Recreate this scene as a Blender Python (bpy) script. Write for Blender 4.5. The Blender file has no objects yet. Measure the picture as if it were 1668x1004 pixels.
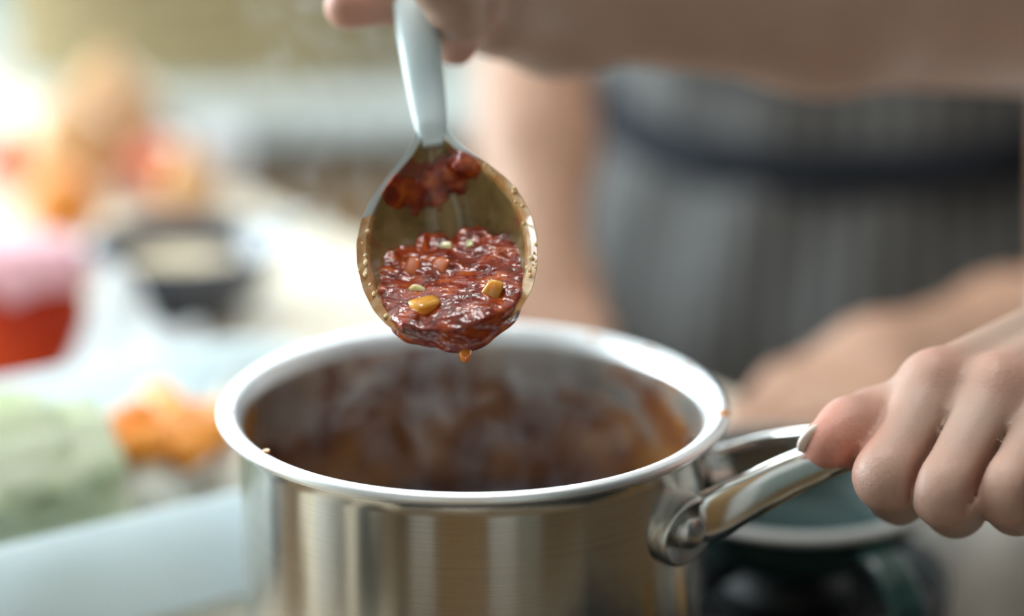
import bpy, bmesh, math, random
import numpy as np
from mathutils import Vector, Matrix

random.seed(4)
rng = np.random.default_rng(7)
scene = bpy.context.scene
COL = scene.collection

# ------------------------------------------------------------------ camera
FPX = 3187.0
PITCH = math.radians(17.2)
CAMZ = 0.351
cam_data = bpy.data.cameras.new('camera')
cam_data.sensor_width = 36.0
cam_data.lens = FPX / 1668.0 * 36.0
cam_data.clip_start = 0.02
cam_data.clip_end = 60
cam_data.dof.use_dof = True
cam_data.dof.focus_distance = 0.600
cam_data.dof.aperture_fstop = 2.3
cam = bpy.data.objects.new('camera', cam_data)
COL.objects.link(cam)
cam.location = (0, 0, CAMZ)
cam.rotation_euler = (math.radians(90) - PITCH, 0, 0)
scene.camera = cam

# ------------------------------------------------------------------ world, daylight, exposure
world = bpy.data.worlds.new('sky')
scene.world = world
world.use_nodes = True
wn = world.node_tree.nodes
wn['Background'].inputs['Color'].default_value = (0.48, 0.86, 0.94, 1)
wn['Background'].inputs['Strength'].default_value = 0.72

def area(name, loc, rot, sx, sy, power, color):
    l = bpy.data.lights.new(name, 'AREA')
    l.shape = 'RECTANGLE'; l.size = sx; l.size_y = sy
    l.energy = power; l.color = color
    o = bpy.data.objects.new(name, l); COL.objects.link(o)
    o.location = loc; o.rotation_euler = rot
    return o
# daylight entering the side window and the added, unseen high window
area('daylight_side_window', (-2.26, 1.85, 0.80), (0, math.radians(-90), 0), 1.5, 2.1, 140, (0.83, 0.95, 1.0))
area('added_high_window_light', (0.20, 3.27, 0.92), (math.radians(-90), 0, 0), 1.7, 1.15, 52, (0.83, 0.95, 1.0))

scene.view_settings.view_transform = 'Standard'
scene.view_settings.look = 'None'
scene.view_settings.gamma = 1
scene.view_settings.use_curve_mapping = False
scene.view_settings.exposure = 0.28
scene.cycles.use_denoising = True
scene.cycles.max_bounces = 8
scene.cycles.volume_step_rate = 1.0
scene.cycles.volume_max_steps = 128
scene.cycles.sample_clamp_indirect = 6.0

# ------------------------------------------------------------------ helpers
def tag(o, label=None, cat=None, group=None, kind=None):
    if label: o['label'] = label
    if cat: o['category'] = cat
    if group: o['group'] = group
    if kind: o['kind'] = kind
    return o

def empty(name, loc=(0, 0, 0), label=None, cat=None, group=None):
    o = bpy.data.objects.new(name, None); COL.objects.link(o)
    o.location = loc; o.empty_display_size = 0.02
    return tag(o, label, cat, group)

def link(name, me, m, parent=None, smooth=True):
    if m is not None:
        me.materials.append(m)
    if smooth:
        me.polygons.foreach_set('use_smooth', [True] * len(me.polygons))
    o = bpy.data.objects.new(name, me); COL.objects.link(o)
    if parent is not None:
        o.parent = parent
        o.matrix_parent_inverse = Matrix.Translation(parent.location).inverted()
    return o

def mesh(name, verts, faces):
    me = bpy.data.meshes.new(name)
    me.from_pydata([tuple(map(float, v)) for v in verts], [], [tuple(map(int, f)) for f in faces])
    me.update()
    return me

def bm_mesh(name, bm):
    me = bpy.data.meshes.new(name)
    bmesh.ops.recalc_face_normals(bm, faces=bm.faces[:])
    bm.to_mesh(me); bm.free()
    return me

def box_bm(bm, lo, hi, bev=0.0, seg=2, rot=None, mid=None):
    c = [(a + b) / 2 for a, b in zip(lo, hi)]
    s = [b - a for a, b in zip(lo, hi)]
    r = bmesh.ops.create_cube(bm, size=1.0)
    vs = r['verts']
    for v in vs:
        v.co = Vector((v.co.x * s[0], v.co.y * s[1], v.co.z * s[2]))
    if bev > 0:
        es = list({e for v in vs for e in v.link_edges})
        rr = bmesh.ops.bevel(bm, geom=vs + es, offset=bev, segments=seg, affect='EDGES', profile=0.5)
        vs = list({v for f in rr['faces'] for v in f.verts} | {v for v in vs if v.is_valid})
    M = Matrix.Translation(mid or c)
    if rot is not None:
        M = M @ rot
    bmesh.ops.transform(bm, matrix=M, verts=vs)

def box(name, lo, hi, m, parent=None, bev=0.0, rot=None, smooth=False):
    bm = bmesh.new(); box_bm(bm, lo, hi, bev, 2, rot)
    return link(name, bm_mesh(name, bm), m, parent, smooth)

def lathe(profile, seg=64, cx=0, cy=0, closed=False):
    vs, fs = [], []
    n = len(profile)
    for (r, z) in profile:
        for k in range(seg):
            a = 2 * math.pi * k / seg
            vs.append((cx + r * math.cos(a), cy + r * math.sin(a), z))
    for i in range(n - 1 + (1 if closed else 0)):
        j = (i + 1) % n
        for k in range(seg):
            k2 = (k + 1) % seg
            fs.append((i * seg + k, i * seg + k2, j * seg + k2, j * seg + k))
    return vs, fs

def lathe_obj(name, profile, m, parent=None, seg=64, cx=0, cy=0, cap0=False, cap1=False, closed=False):
    vs, fs = lathe(profile, seg, cx, cy, closed)
    if cap0: fs.append(tuple(range(seg))[::-1])
    if cap1: fs.append(tuple((len(profile) - 1) * seg + k for k in range(seg)))
    me = mesh(name, vs, fs)
    bm = bmesh.new(); bm.from_mesh(me)
    bmesh.ops.recalc_face_normals(bm, faces=bm.faces[:]); bm.to_mesh(me); bm.free()
    return link(name, me, m, parent)

def catmull(pts, n=8):
    pts = [np.array(p, float) for p in pts]
    P = [2 * pts[0] - pts[1]] + pts + [2 * pts[-1] - pts[-2]]
    out = []
    for i in range(1, len(P) - 2):
        for k in range(n):
            t = k / n
            a, b, c, d = P[i - 1], P[i], P[i + 1], P[i + 2]
            out.append(0.5 * (2 * b + (c - a) * t + (2 * a - 5 * b + 4 * c - d) * t * t + (3 * b - a - 3 * c + d) * t ** 3))
    out.append(pts[-1])
    return out

def sweep(name, path, sizes, m, parent=None, up=(0, 0, 1), seg=20, power=3.0):
    """superellipse section (half width across, half height along up) swept along a path"""
    path = [np.array(p, float) for p in path]
    n = len(path); up = np.array(up, float)
    vs, fs = [], []
    for i, p in enumerate(path):
        t = path[min(i + 1, n - 1)] - path[max(i - 1, 0)]
        t /= np.linalg.norm(t)
        side = np.cross(t, up); side /= np.linalg.norm(side)
        u = np.cross(side, t)
        w, h = sizes[i]
        for k in range(seg):
            a = 2 * math.pi * k / seg
            c, s = math.cos(a), math.sin(a)
            x = w * math.copysign(abs(c) ** (2 / power), c)
            y = h * math.copysign(abs(s) ** (2 / power), s)
            vs.append(p + side * x + u * y)
    for i in range(n - 1):
        for k in range(seg):
            k2 = (k + 1) % seg
            fs.append((i * seg + k, (i + 1) * seg + k, (i + 1) * seg + k2, i * seg + k2))
    for base, i in ((0, 0), ((n - 1) * seg, n - 1)):
        c = len(vs); vs.append(path[i])
        for k in range(seg):
            fs.append((base + k, base + (k + 1) % seg, c))
    me = mesh(name, vs, fs)
    bm = bmesh.new(); bm.from_mesh(me)
    bmesh.ops.recalc_face_normals(bm, faces=bm.faces[:]); bm.to_mesh(me); bm.free()
    return link(name, me, m, parent)

def interp(x, tab):
    xs = [t[0] for t in tab]
    return np.interp(x, xs, [t[1] for t in tab])

# ---- signed distance modelling for organic shapes
def smin(a, b, k):
    h = np.clip(0.5 + 0.5 * (b - a) / k, 0, 1)
    return b * (1 - h) + a * h - k * h * (1 - h)

def smax(a, b, k):
    return -smin(-a, -b, k)

def cone(P, a, b, ra, rb):
    a = np.array(a, np.float32); b = np.array(b, np.float32)
    ab = b - a
    t = np.clip(((P - a) @ ab) / float(ab @ ab + 1e-12), 0, 1)
    d = P - (a + t[..., None] * ab)
    return np.sqrt((d * d).sum(-1)) - (ra + (rb - ra) * t)

def ellip(P, c, r, axes=None):
    q = P - np.array(c, np.float32)
    if axes is not None:
        q = q @ np.array(axes, np.float32).T
    r = np.array(r, np.float32)
    k0 = np.sqrt(((q / r) ** 2).sum(-1))
    k1 = np.sqrt(((q / (r * r)) ** 2).sum(-1)) + 1e-9
    return k0 * (k0 - 1) / k1

def wob(P, s, seed=0):
    r = np.random.default_rng(seed)
    out = 0
    for i in range(5):
        w = r.normal(size=3); w = w / np.linalg.norm(w) * s * (0.7 + 0.35 * i)
        out = out + np.sin(P @ np.array(w, np.float32) + r.uniform(0, 6.28)) / (1 + 0.4 * i)
    return out / 2.6

def nets(fn, lo, hi, h, chunk=64):
    """naive surface nets of fn(points)=0 in the box"""
    lo = np.array(lo, float); hi = np.array(hi, float)
    n = np.ceil((hi - lo) / h).astype(int) + 1
    ax = [lo[i] + h * np.arange(n[i]) for i in range(3)]
    V = np.empty(n, np.float32)
    for i in range(0, n[0], chunk):
        g = np.stack(np.meshgrid(ax[0][i:i + chunk], ax[1], ax[2], indexing='ij'), -1).astype(np.float32)
        V[i:i + chunk] = fn(g)
    S = V < 0
    c = [S[dx:n[0] - 1 + dx, dy:n[1] - 1 + dy, dz:n[2] - 1 + dz] for dx in (0, 1) for dy in (0, 1) for dz in (0, 1)]
    cnt = sum(x.astype(np.int8) for x in c)
    act = (cnt > 0) & (cnt < 8)
    idx = np.argwhere(act)
    ids = -np.ones(act.shape, np.int64); ids[act] = np.arange(len(idx))
    acc = np.zeros((len(idx), 3)); num = np.zeros(len(idx))
    cor = [np.array((dx, dy, dz)) for dx in (0, 1) for dy in (0, 1) for dz in (0, 1)]
    for p in range(8):
        for q in range(p + 1, 8):
            if np.abs(cor[p] - cor[q]).sum() != 1: continue
            a = idx + cor[p]; b = idx + cor[q]
            va = V[a[:, 0], a[:, 1], a[:, 2]]; vb = V[b[:, 0], b[:, 1], b[:, 2]]
            m = (va < 0) != (vb < 0)
            t = np.where(m, va / np.where(m, va - vb, 1), 0)
            pt = cor[p] + t[:, None] * (cor[q] - cor[p])
            acc[m] += pt[m]; num[m] += 1
    verts = lo + h * (idx + acc / num[:, None])
    quads = []
    for d in range(3):
        e = [(1, 2), (2, 0), (0, 1)][d]
        sl0 = [slice(None)] * 3; sl1 = [slice(None)] * 3
        sl0[d] = slice(0, n[d] - 1); sl1[d] = slice(1, n[d])
        A = S[tuple(sl0)]; B = S[tuple(sl1)]
        for flip, M in ((False, A & ~B), (True, ~A & B)):
            g = np.argwhere(M)
            ok = np.ones(len(g), bool)
            for k in e: ok &= (g[:, k] > 0) & (g[:, k] < n[k] - 1)
            g = g[ok]
            o = []
            for (s, t) in ((-1, -1), (0, -1), (0, 0), (-1, 0)):
                q = g.copy(); q[:, e[0]] += s; q[:, e[1]] += t
                o.append(ids[q[:, 0], q[:, 1], q[:, 2]])
            o = np.stack(o, 1)
            quads.append(o[:, ::-1] if flip else o)
    quads = np.concatenate(quads)
    return verts, quads

def np_mesh(name, verts, quads):
    me = bpy.data.meshes.new(name)
    me.vertices.add(len(verts)); me.vertices.foreach_set('co', np.asarray(verts, np.float32).ravel())
    me.loops.add(quads.size); me.loops.foreach_set('vertex_index', np.asarray(quads, np.int32).ravel())
    me.polygons.add(len(quads)); me.polygons.foreach_set('loop_start', np.arange(0, quads.size, 4, dtype=np.int32))
    me.update(calc_edges=True); me.validate()
    return me

def point_attr(me, name, vals):
    a = me.attributes.new(name, 'FLOAT', 'POINT')
    a.data.foreach_set('value', np.asarray(vals, np.float32))

# a point in the room found from a direction seen by the camera and its own distance
CP, SP = math.cos(PITCH), math.sin(PITCH)
def at(px, py, d):
    r = (px - 834) / FPX * d; u = (502 - py) / FPX * d
    return np.array((r, d * CP + u * SP, CAMZ - d * SP + u * CP))
def ground(px, py, z=0.0):
    q = at(px, py, 1.0) - np.array((0, 0, CAMZ))
    return np.array((0, 0, CAMZ)) + q * ((z - CAMZ) / q[2])
VR = np.array((1., 0, 0)); VF = np.array((0, CP, -SP)); VU = np.array((0, SP, CP))

# ------------------------------------------------------------------ materials
MATS = {}
def nm(name):
    m = bpy.data.materials.new(name); m.use_nodes = True
    nt = m.node_tree
    return m, nt, nt.nodes['Principled BSDF']

def N(nt, t, **kw):
    n = nt.nodes.new(t)
    for k, v in kw.items():
        if k in n.inputs: n.inputs[k].default_value = v
        else: setattr(n, k, v)
    return n

def ramp(nt, src, stops):
    r = nt.nodes.new('ShaderNodeValToRGB')
    el = r.color_ramp.elements
    while len(el) < len(stops): el.new(0.5)
    for e, (p, c) in zip(el, stops):
        e.position = p; e.color = (*c, 1) if len(c) == 3 else c
    nt.links.new(src, r.inputs[0])
    return r

def plain(name, col, rough=0.5, var=0.12, scale=20, bump=0.0, bscale=200, metallic=0, sss=0, coat=0, spec=0.5, stretch=None, col2=None):
    """procedural: noise-varied colour with optional fine relief"""
    m, nt, b = nm(name)
    tc = N(nt, 'ShaderNodeTexCoord')
    src = tc.outputs['Object']
    if stretch:
        mp = N(nt, 'ShaderNodeMapping'); mp.inputs['Scale'].default_value = stretch
        nt.links.new(src, mp.inputs['Vector']); src = mp.outputs['Vector']
    ns = N(nt, 'ShaderNodeTexNoise', Scale=scale, Detail=4.0)
    nt.links.new(src, ns.inputs['Vector'])
    c2 = col2 or tuple(min(1, c * (1 + var)) for c in col)
    c1 = tuple(c * (1 - var) for c in col)
    r = ramp(nt, ns.outputs['Fac'], [(0.3, c1), (0.7, c2)])
    nt.links.new(r.outputs['Color'], b.inputs['Base Color'])
    b.inputs['Roughness'].default_value = rough
    b.inputs['Metallic'].default_value = metallic
    b.inputs['Specular IOR Level'].default_value = spec
    if sss:
        b.inputs['Subsurface Weight'].default_value = sss
        b.inputs['Subsurface Radius'].default_value = (0.01, 0.004, 0.002)
        b.inputs['Subsurface Scale'].default_value = 1.0
    if coat:
        b.inputs['Coat Weight'].default_value = coat
        b.inputs['Coat Roughness'].default_value = 0.08
    if bump:
        n2 = N(nt, 'ShaderNodeTexNoise', Scale=bscale, Detail=3.0)
        nt.links.new(src, n2.inputs['Vector'])
        bp = N(nt, 'ShaderNodeBump', Strength=bump, Distance=0.001)
        nt.links.new(n2.outputs['Fac'], bp.inputs['Height'])
        nt.links.new(bp.outputs['Normal'], b.inputs['Normal'])
    MATS[name] = m
    return m

def wood(name, c1, c2, scale=6, rough=0.45, stretch=(1, 12, 12)):
    m, nt, b = nm(name)
    tc = N(nt, 'ShaderNodeTexCoord'); mp = N(nt, 'ShaderNodeMapping')
    mp.inputs['Scale'].default_value = stretch
    nt.links.new(tc.outputs['Object'], mp.inputs['Vector'])
    ns = N(nt, 'ShaderNodeTexNoise', Scale=scale, Detail=6.0, Distortion=0.6)
    nt.links.new(mp.outputs['Vector'], ns.inputs['Vector'])
    r = ramp(nt, ns.outputs['Fac'], [(0.3, c1), (0.7, c2)])
    nt.links.new(r.outputs['Color'], b.inputs['Base Color'])
    b.inputs['Roughness'].default_value = rough
    return m

def skin_mat(name, base, red):
    m, nt, b = nm(name)
    tc = N(nt, 'ShaderNodeTexCoord')
    ns = N(nt, 'ShaderNodeTexNoise', Scale=60, Detail=4.0)
    nt.links.new(tc.outputs['Object'], ns.inputs['Vector'])
    r = ramp(nt, ns.outputs['Fac'], [(0.3, tuple(c * 0.93 for c in base)), (0.7, base)])
    at_ = N(nt, 'ShaderNodeAttribute', attribute_name='flush')
    mx = N(nt, 'ShaderNodeMix', data_type='RGBA')
    nt.links.new(at_.outputs['Fac'], mx.inputs[0])
    nt.links.new(r.outputs['Color'], mx.inputs[6])
    mx.inputs[7].default_value = (*red, 1)
    nt.links.new(mx.outputs[2], b.inputs['Base Color'])
    b.inputs['Roughness'].default_value = 0.5
    b.inputs['Subsurface Weight'].default_value = 0.2
    b.inputs['Subsurface Radius'].default_value = (0.006, 0.0022, 0.0012)
    b.inputs['Subsurface Scale'].default_value = 1.0
    vo = N(nt, 'ShaderNodeTexVoronoi', Scale=900)
    nt.links.new(tc.outputs['Object'], vo.inputs['Vector'])
    n2 = N(nt, 'ShaderNodeTexNoise', Scale=260, Detail=3.0)
    nt.links.new(tc.outputs['Object'], n2.inputs['Vector'])
    ad = N(nt, 'ShaderNodeMath', operation='ADD')
    nt.links.new(vo.outputs['Distance'], ad.inputs[0]); nt.links.new(n2.outputs['Fac'], ad.inputs[1])
    bp = N(nt, 'ShaderNodeBump', Strength=0.22, Distance=0.0004)
    nt.links.new(ad.outputs[0], bp.inputs['Height'])
    nt.links.new(bp.outputs['Normal'], b.inputs['Normal'])
    return m

SKIN = skin_mat('skin', (0.47, 0.315, 0.245), (0.70, 0.25, 0.18))
SKIN2 = skin_mat('skin_tan', (0.42, 0.235, 0.155), (0.60, 0.24, 0.16))
NAIL = plain('nail', (0.94, 0.78, 0.68), 0.4, 0.05, 200)

def brushed_steel():
    m, nt, b = nm('brushed_steel')
    tc = N(nt, 'ShaderNodeTexCoord'); mp = N(nt, 'ShaderNodeMapping')
    mp.inputs['Scale'].default_value = (6, 6, 900)
    nt.links.new(tc.outputs['Object'], mp.inputs['Vector'])
    ns = N(nt, 'ShaderNodeTexNoise', Scale=3.0, Detail=4.0)
    nt.links.new(mp.outputs['Vector'], ns.inputs['Vector'])
    r = ramp(nt, ns.outputs['Fac'], [(0.3, (0.60, 0.575, 0.53)), (0.7, (0.70, 0.675, 0.63))])
    nt.links.new(r.outputs['Color'], b.inputs['Base Color'])
    b.inputs['Metallic'].default_value = 1
    b.inputs['Roughness'].default_value = 0.19
    b.inputs['Anisotropic'].default_value = 0.9
    b.inputs['Anisotropic Rotation'].default_value = 0.25
    tg = N(nt, 'ShaderNodeTangent', direction_type='RADIAL', axis='Z')
    nt.links.new(tg.outputs['Tangent'], b.inputs['Tangent'])
    bp = N(nt, 'ShaderNodeBump', Strength=0.03, Distance=0.0003)
    nt.links.new(ns.outputs['Fac'], bp.inputs['Height'])
    nt.links.new(bp.outputs['Normal'], b.inputs['Normal'])
    return m
STEEL_B = brushed_steel()
STEEL_P = plain('polished_steel', (0.70, 0.69, 0.67), 0.13, 0.05, 30, metallic=1, bump=0.05, bscale=60)
STEEL_S = plain('satin_steel', (0.62, 0.61, 0.59), 0.28, 0.05, 30, metallic=1)
STEEL_RIM = plain('rim_steel', (0.88, 0.89, 0.91), 0.40, 0.03, 30, metallic=1)

def stained_steel():
    """pan interior: satin steel with cooked-on sauce splashes"""
    m, nt, b = nm('stained_steel')
    tc = N(nt, 'ShaderNodeTexCoord')
    n1 = N(nt, 'ShaderNodeTexNoise', Scale=26, Detail=6.0, Roughness=0.6, Distortion=0.8)
    nt.links.new(tc.outputs['Object'], n1.inputs['Vector'])
    sep = N(nt, 'ShaderNodeSeparateXYZ'); nt.links.new(tc.outputs['Object'], sep.inputs[0])
    mr = N(nt, 'ShaderNodeMapRange'); nt.links.new(sep.outputs['Z'], mr.inputs[0])
    mr.inputs[1].default_value = 0.060; mr.inputs[2].default_value = 0.120
    mr.inputs[3].default_value = 0.32; mr.inputs[4].default_value = -0.10
    ad = N(nt, 'ShaderNodeMath', operation='ADD')
    nt.links.new(n1.outputs['Fac'], ad.inputs[0]); nt.links.new(mr.outputs[0], ad.inputs[1])
    mask = ramp(nt, ad.outputs[0], [(0.42, (0, 0, 0)), (0.52, (1, 1, 1))])
    n2 = N(nt, 'ShaderNodeTexNoise', Scale=40, Detail=5.0)
    nt.links.new(tc.outputs['Object'], n2.inputs['Vector'])
    sc = ramp(nt, n2.outputs['Fac'], [(0.30, (0.09, 0.022, 0.010)), (0.50, (0.22, 0.072, 0.018)), (0.66, (0.42, 0.19, 0.045))])
    mx = N(nt, 'ShaderNodeMix', data_type='RGBA')
    nt.links.new(mask.outputs['Color'], mx.inputs[0])
    mx.inputs[6].default_value = (0.55, 0.52, 0.47, 1)
    nt.links.new(sc.outputs['Color'], mx.inputs[7])
    nt.links.new(mx.outputs[2], b.inputs['Base Color'])
    inv = N(nt, 'ShaderNodeMath', operation='SUBTRACT'); inv.inputs[0].default_value = 1.0
    nt.links.new(mask.outputs['Color'], inv.inputs[1]); nt.links.new(inv.outputs[0], b.inputs['Metallic'])
    b.inputs['Roughness'].default_value = 0.38
    bp = N(nt, 'ShaderNodeBump', Strength=0.5, Distance=0.0006)
    nt.links.new(ad.outputs[0], bp.inputs['Height']); nt.links.new(bp.outputs['Normal'], b.inputs['Normal'])
    return m
STAINED = stained_steel()

def sauce_mat(name, dark, mid, lite, rough=0.12, sss=0.35, scale=160):
    m, nt, b = nm(name)
    tc = N(nt, 'ShaderNodeTexCoord')
    n1 = N(nt, 'ShaderNodeTexNoise', Scale=scale, Detail=5.0, Distortion=0.5)
    nt.links.new(tc.outputs['Object'], n1.inputs['Vector'])
    r = ramp(nt, n1.outputs['Fac'], [(0.32, dark), (0.52, mid), (0.72, lite)])
    nt.links.new(r.outputs['Color'], b.inputs['Base Color'])
    b.inputs['Roughness'].default_value = rough
    b.inputs['Subsurface Weight'].default_value = sss
    b.inputs['Subsurface Radius'].default_value = (0.006, 0.0014, 0.0005)
    b.inputs['Subsurface Scale'].default_value = 1.0
    b.inputs['Coat Weight'].default_value = 0.7
    b.inputs['Coat Roughness'].default_value = 0.04
    b.inputs['Specular IOR Level'].default_value = 0.35
    n2 = N(nt, 'ShaderNodeTexNoise', Scale=scale * 1.7, Detail=3.0)
    nt.links.new(tc.outputs['Object'], n2.inputs['Vector'])
    bp = N(nt, 'ShaderNodeBump', Strength=0.6, Distance=0.0014)
    nt.links.new(n2.outputs['Fac'], bp.inputs['Height'])
    nt.links.new(bp.outputs['Normal'], b.inputs['Normal']); nt.links.new(bp.outputs['Normal'], b.inputs['Coat Normal'])
    return m
SAUCE = sauce_mat('tomato_sauce', (0.10, 0.010, 0.004), (0.27, 0.027, 0.007), (0.55, 0.12, 0.016), rough=0.2, sss=0.2)
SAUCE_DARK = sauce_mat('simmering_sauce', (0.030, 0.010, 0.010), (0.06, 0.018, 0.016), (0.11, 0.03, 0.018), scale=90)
CHUNK = plain('pepper_chunk', (0.80, 0.36, 0.05), 0.15, 0.15, 200, sss=0.5, coat=0.5)
CHUNK_P = plain('onion_chunk', (0.82, 0.66, 0.36), 0.15, 0.12, 200, sss=0.5, coat=0.5)
CHUNK_R = plain('tomato_chunk', (0.60, 0.13, 0.03), 0.12, 0.15, 200, sss=0.4, coat=0.6)
DRIP = plain('sauce_drip', (0.70, 0.22, 0.02), 0.08, 0.1, 200, sss=0.6, coat=0.7)

def spoon_bowl_mat():
    m, nt, b = nm('sauced_spoon')
    tc = N(nt, 'ShaderNodeTexCoord')
    at_ = N(nt, 'ShaderNodeAttribute', attribute_name='film')
    n1 = N(nt, 'ShaderNodeTexNoise', Scale=90, Detail=5.0, Distortion=0.6)
    nt.links.new(tc.outputs['Object'], n1.inputs['Vector'])
    r = ramp(nt, n1.outputs['Fac'], [(0.3, (0.15, 0.105, 0.035)), (0.52, (0.24, 0.165, 0.060)), (0.72, (0.36, 0.26, 0.12))])
    mx = N(nt, 'ShaderNodeMix', data_type='RGBA')
    nt.links.new(at_.outputs['Fac'], mx.inputs[0])
    mx.inputs[6].default_value = (0.60, 0.68, 0.70, 1)
    nt.links.new(r.outputs['Color'], mx.inputs[7])
    af = N(nt, 'ShaderNodeAttribute', attribute_name='smear')
    n5 = N(nt, 'ShaderNodeTexNoise', Scale=150, Detail=4.0); nt.links.new(tc.outputs['Object'], n5.inputs['Vector'])
    sm = N(nt, 'ShaderNodeMath', operation='MULTIPLY_ADD'); sm.inputs[1].default_value = 1.4; sm.inputs[2].default_value = -0.45
    nt.links.new(n5.outputs['Fac'], sm.inputs[0])
    sa = N(nt, 'ShaderNodeMath', operation='ADD'); nt.links.new(sm.outputs[0], sa.inputs[0]); nt.links.new(af.outputs['Fac'], sa.inputs[1])
    sr = ramp(nt, sa.outputs[0], [(0.70, (0, 0, 0)), (0.95, (1, 1, 1))])
    mx0 = N(nt, 'ShaderNodeMix', data_type='RGBA')
    nt.links.new(sr.outputs['Color'], mx0.inputs[0]); nt.links.new(r.outputs['Color'], mx0.inputs[6]); mx0.inputs[7].default_value = (0.26, 0.075, 0.045, 1)
    nt.links.new(mx0.outputs[2], mx.inputs[7])
    # orange sauce line on the rim
    a2 = N(nt, 'ShaderNodeAttribute', attribute_name='rim')
    n3 = N(nt, 'ShaderNodeTexNoise', Scale=220, Detail=3.0)
    nt.links.new(tc.outputs['Object'], n3.inputs['Vector'])
    r3 = ramp(nt, n3.outputs['Fac'], [(0.35, (0.62, 0.42, 0.22)), (0.6, (0.48, 0.20, 0.04))])
    mx2 = N(nt, 'ShaderNodeMix', data_type='RGBA')
    nt.links.new(a2.outputs['Fac'], mx2.inputs[0]); nt.links.new(mx.outputs[2], mx2.inputs[6]); nt.links.new(r3.outputs['Color'], mx2.inputs[7])
    nt.links.new(mx2.outputs[2], b.inputs['Base Color'])
    b.inputs['Roughness'].default_value = 0.22
    b.inputs['Coat Weight'].default_value = 0.3
    bp = N(nt, 'ShaderNodeBump', Strength=0.35, Distance=0.0006)
    nt.links.new(n1.outputs['Fac'], bp.inputs['Height']); nt.links.new(bp.outputs['Normal'], b.inputs['Normal'])
    return m
SPOON_BOWL = spoon_bowl_mat()
SPOON_H = plain('spoon_handle', (0.58, 0.68, 0.71), 0.35, 0.04, 60)

def stripe_mat():
    """woven apron cloth with fine pale pinstripes"""
    m, nt, b = nm('pinstripe_cloth')
    at_ = N(nt, 'ShaderNodeAttribute', attribute_name='around')
    ml = N(nt, 'ShaderNodeMath', operation='MULTIPLY'); ml.inputs[1].default_value = 1.0
    nt.links.new(at_.outputs['Fac'], ml.inputs[0])
    fr = N(nt, 'ShaderNodeMath', operation='FRACT'); nt.links.new(ml.outputs[0], fr.inputs[0])
    r = ramp(nt, fr.outputs[0], [(0.0, (0.065, 0.065, 0.065)), (0.55, (0.065, 0.065, 0.065)), (0.66, (0.14, 0.137, 0.134)), (0.84, (0.14, 0.137, 0.134)), (0.95, (0.065, 0.065, 0.065))])
    tc = N(nt, 'ShaderNodeTexCoord')
    ns = N(nt, 'ShaderNodeTexNoise', Scale=300, Detail=2.0); nt.links.new(tc.outputs['Object'], ns.inputs['Vector'])
    mx = N(nt, 'ShaderNodeMix', data_type='RGBA', blend_type='MULTIPLY'); mx.inputs[0].default_value = 0.5
    nt.links.new(r.outputs['Color'], mx.inputs[6]); nt.links.new(ns.outputs['Color'], mx.inputs[7])
    nt.links.new(r.outputs['Color'], b.inputs['Base Color'])
    b.inputs['Roughness'].default_value = 0.9
    b.inputs['Sheen Weight'].default_value = 0.15
    bp = N(nt, 'ShaderNodeBump', Strength=0.3, Distance=0.0005)
    nt.links.new(ns.outputs['Fac'], bp.inputs['Height']); nt.links.new(bp.outputs['Normal'], b.inputs['Normal'])
    return m
STRIPE = stripe_mat()
SHIRT = plain('pale_blue_shirt', (0.62, 0.68, 0.74), 0.85, 0.05, 30, bump=0.2, bscale=300)
NAVY = plain('navy_tie', (0.006, 0.009, 0.016), 0.9, 0.2, 60, bump=0.2, bscale=500)
CREAM = plain('cream_print_cloth', (0.80, 0.77, 0.72), 0.9, 0.0, 22, bump=0.2, bscale=400, col2=(0.42, 0.41, 0.39))
DARKCLOTH = plain('dark_trousers', (0.03, 0.03, 0.04), 0.9, 0.2, 40)
EYE = plain('eye_white', (0.75, 0.74, 0.72), 0.2, 0.03, 80)
LIPS = plain('lips', (0.45, 0.16, 0.14), 0.4, 0.08, 200)
HAIR = plain('dark_hair', (0.02, 0.014, 0.011), 0.5, 0.3, 80, stretch=(8, 8, 1))

BIRCH = wood('pale_birch', (0.66, 0.58, 0.45), (0.78, 0.71, 0.58), 5, 0.75, (14, 2, 2))
OAK = wood('brown_oak', (0.26, 0.15, 0.06), (0.42, 0.26, 0.11), 4, 0.5, (10, 10, 1))
OAK_FLOOR = wood('oak_floor', (0.22, 0.13, 0.06), (0.36, 0.22, 0.10), 4, 0.5, (8, 1, 1))
WHITE = plain('white_paint', (0.80, 0.80, 0.78), 0.6, 0.03, 6)
CEIL = plain('ceiling_paint', (0.55, 0.55, 0.54), 0.9, 0.03, 6)
WALL = plain('plaster_wall', (0.56, 0.56, 0.53), 0.9, 0.04, 5, bump=0.1, bscale=120)
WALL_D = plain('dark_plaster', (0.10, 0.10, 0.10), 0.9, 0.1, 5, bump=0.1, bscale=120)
PLASTIC_W = plain('white_plastic', (0.84, 0.91, 0.94), 0.4, 0.03, 12, sss=0.1)
PAPER = plain('white_paper', (0.80, 0.82, 0.84), 0.8, 0.03, 20, bump=0.2, bscale=80)
HOB = plain('black_hob_glass', (0.006, 0.008, 0.010), 0.12, 0.2, 20)
IRON = plain('cast_iron', (0.008, 0.009, 0.010), 0.55, 0.2, 100, bump=0.3, bscale=500)
BRASS = plain('brass', (0.55, 0.33, 0.10), 0.35, 0.1, 40, metallic=1)
GREEN_E = plain('green_enamel', (0.016, 0.045, 0.042), 0.22, 0.12, 20, coat=0.15)
GREEN_RIM = plain('pale_enamel_rim', (0.30, 0.30, 0.29), 0.3, 0.08, 30)
SLATE = plain('slate_glaze', (0.035, 0.045, 0.070), 0.18, 0.15, 30, coat=0.5)
BEIGE = plain('beige_mash', (0.62, 0.50, 0.33), 0.8, 0.15, 60, bump=0.8, bscale=90)
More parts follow.
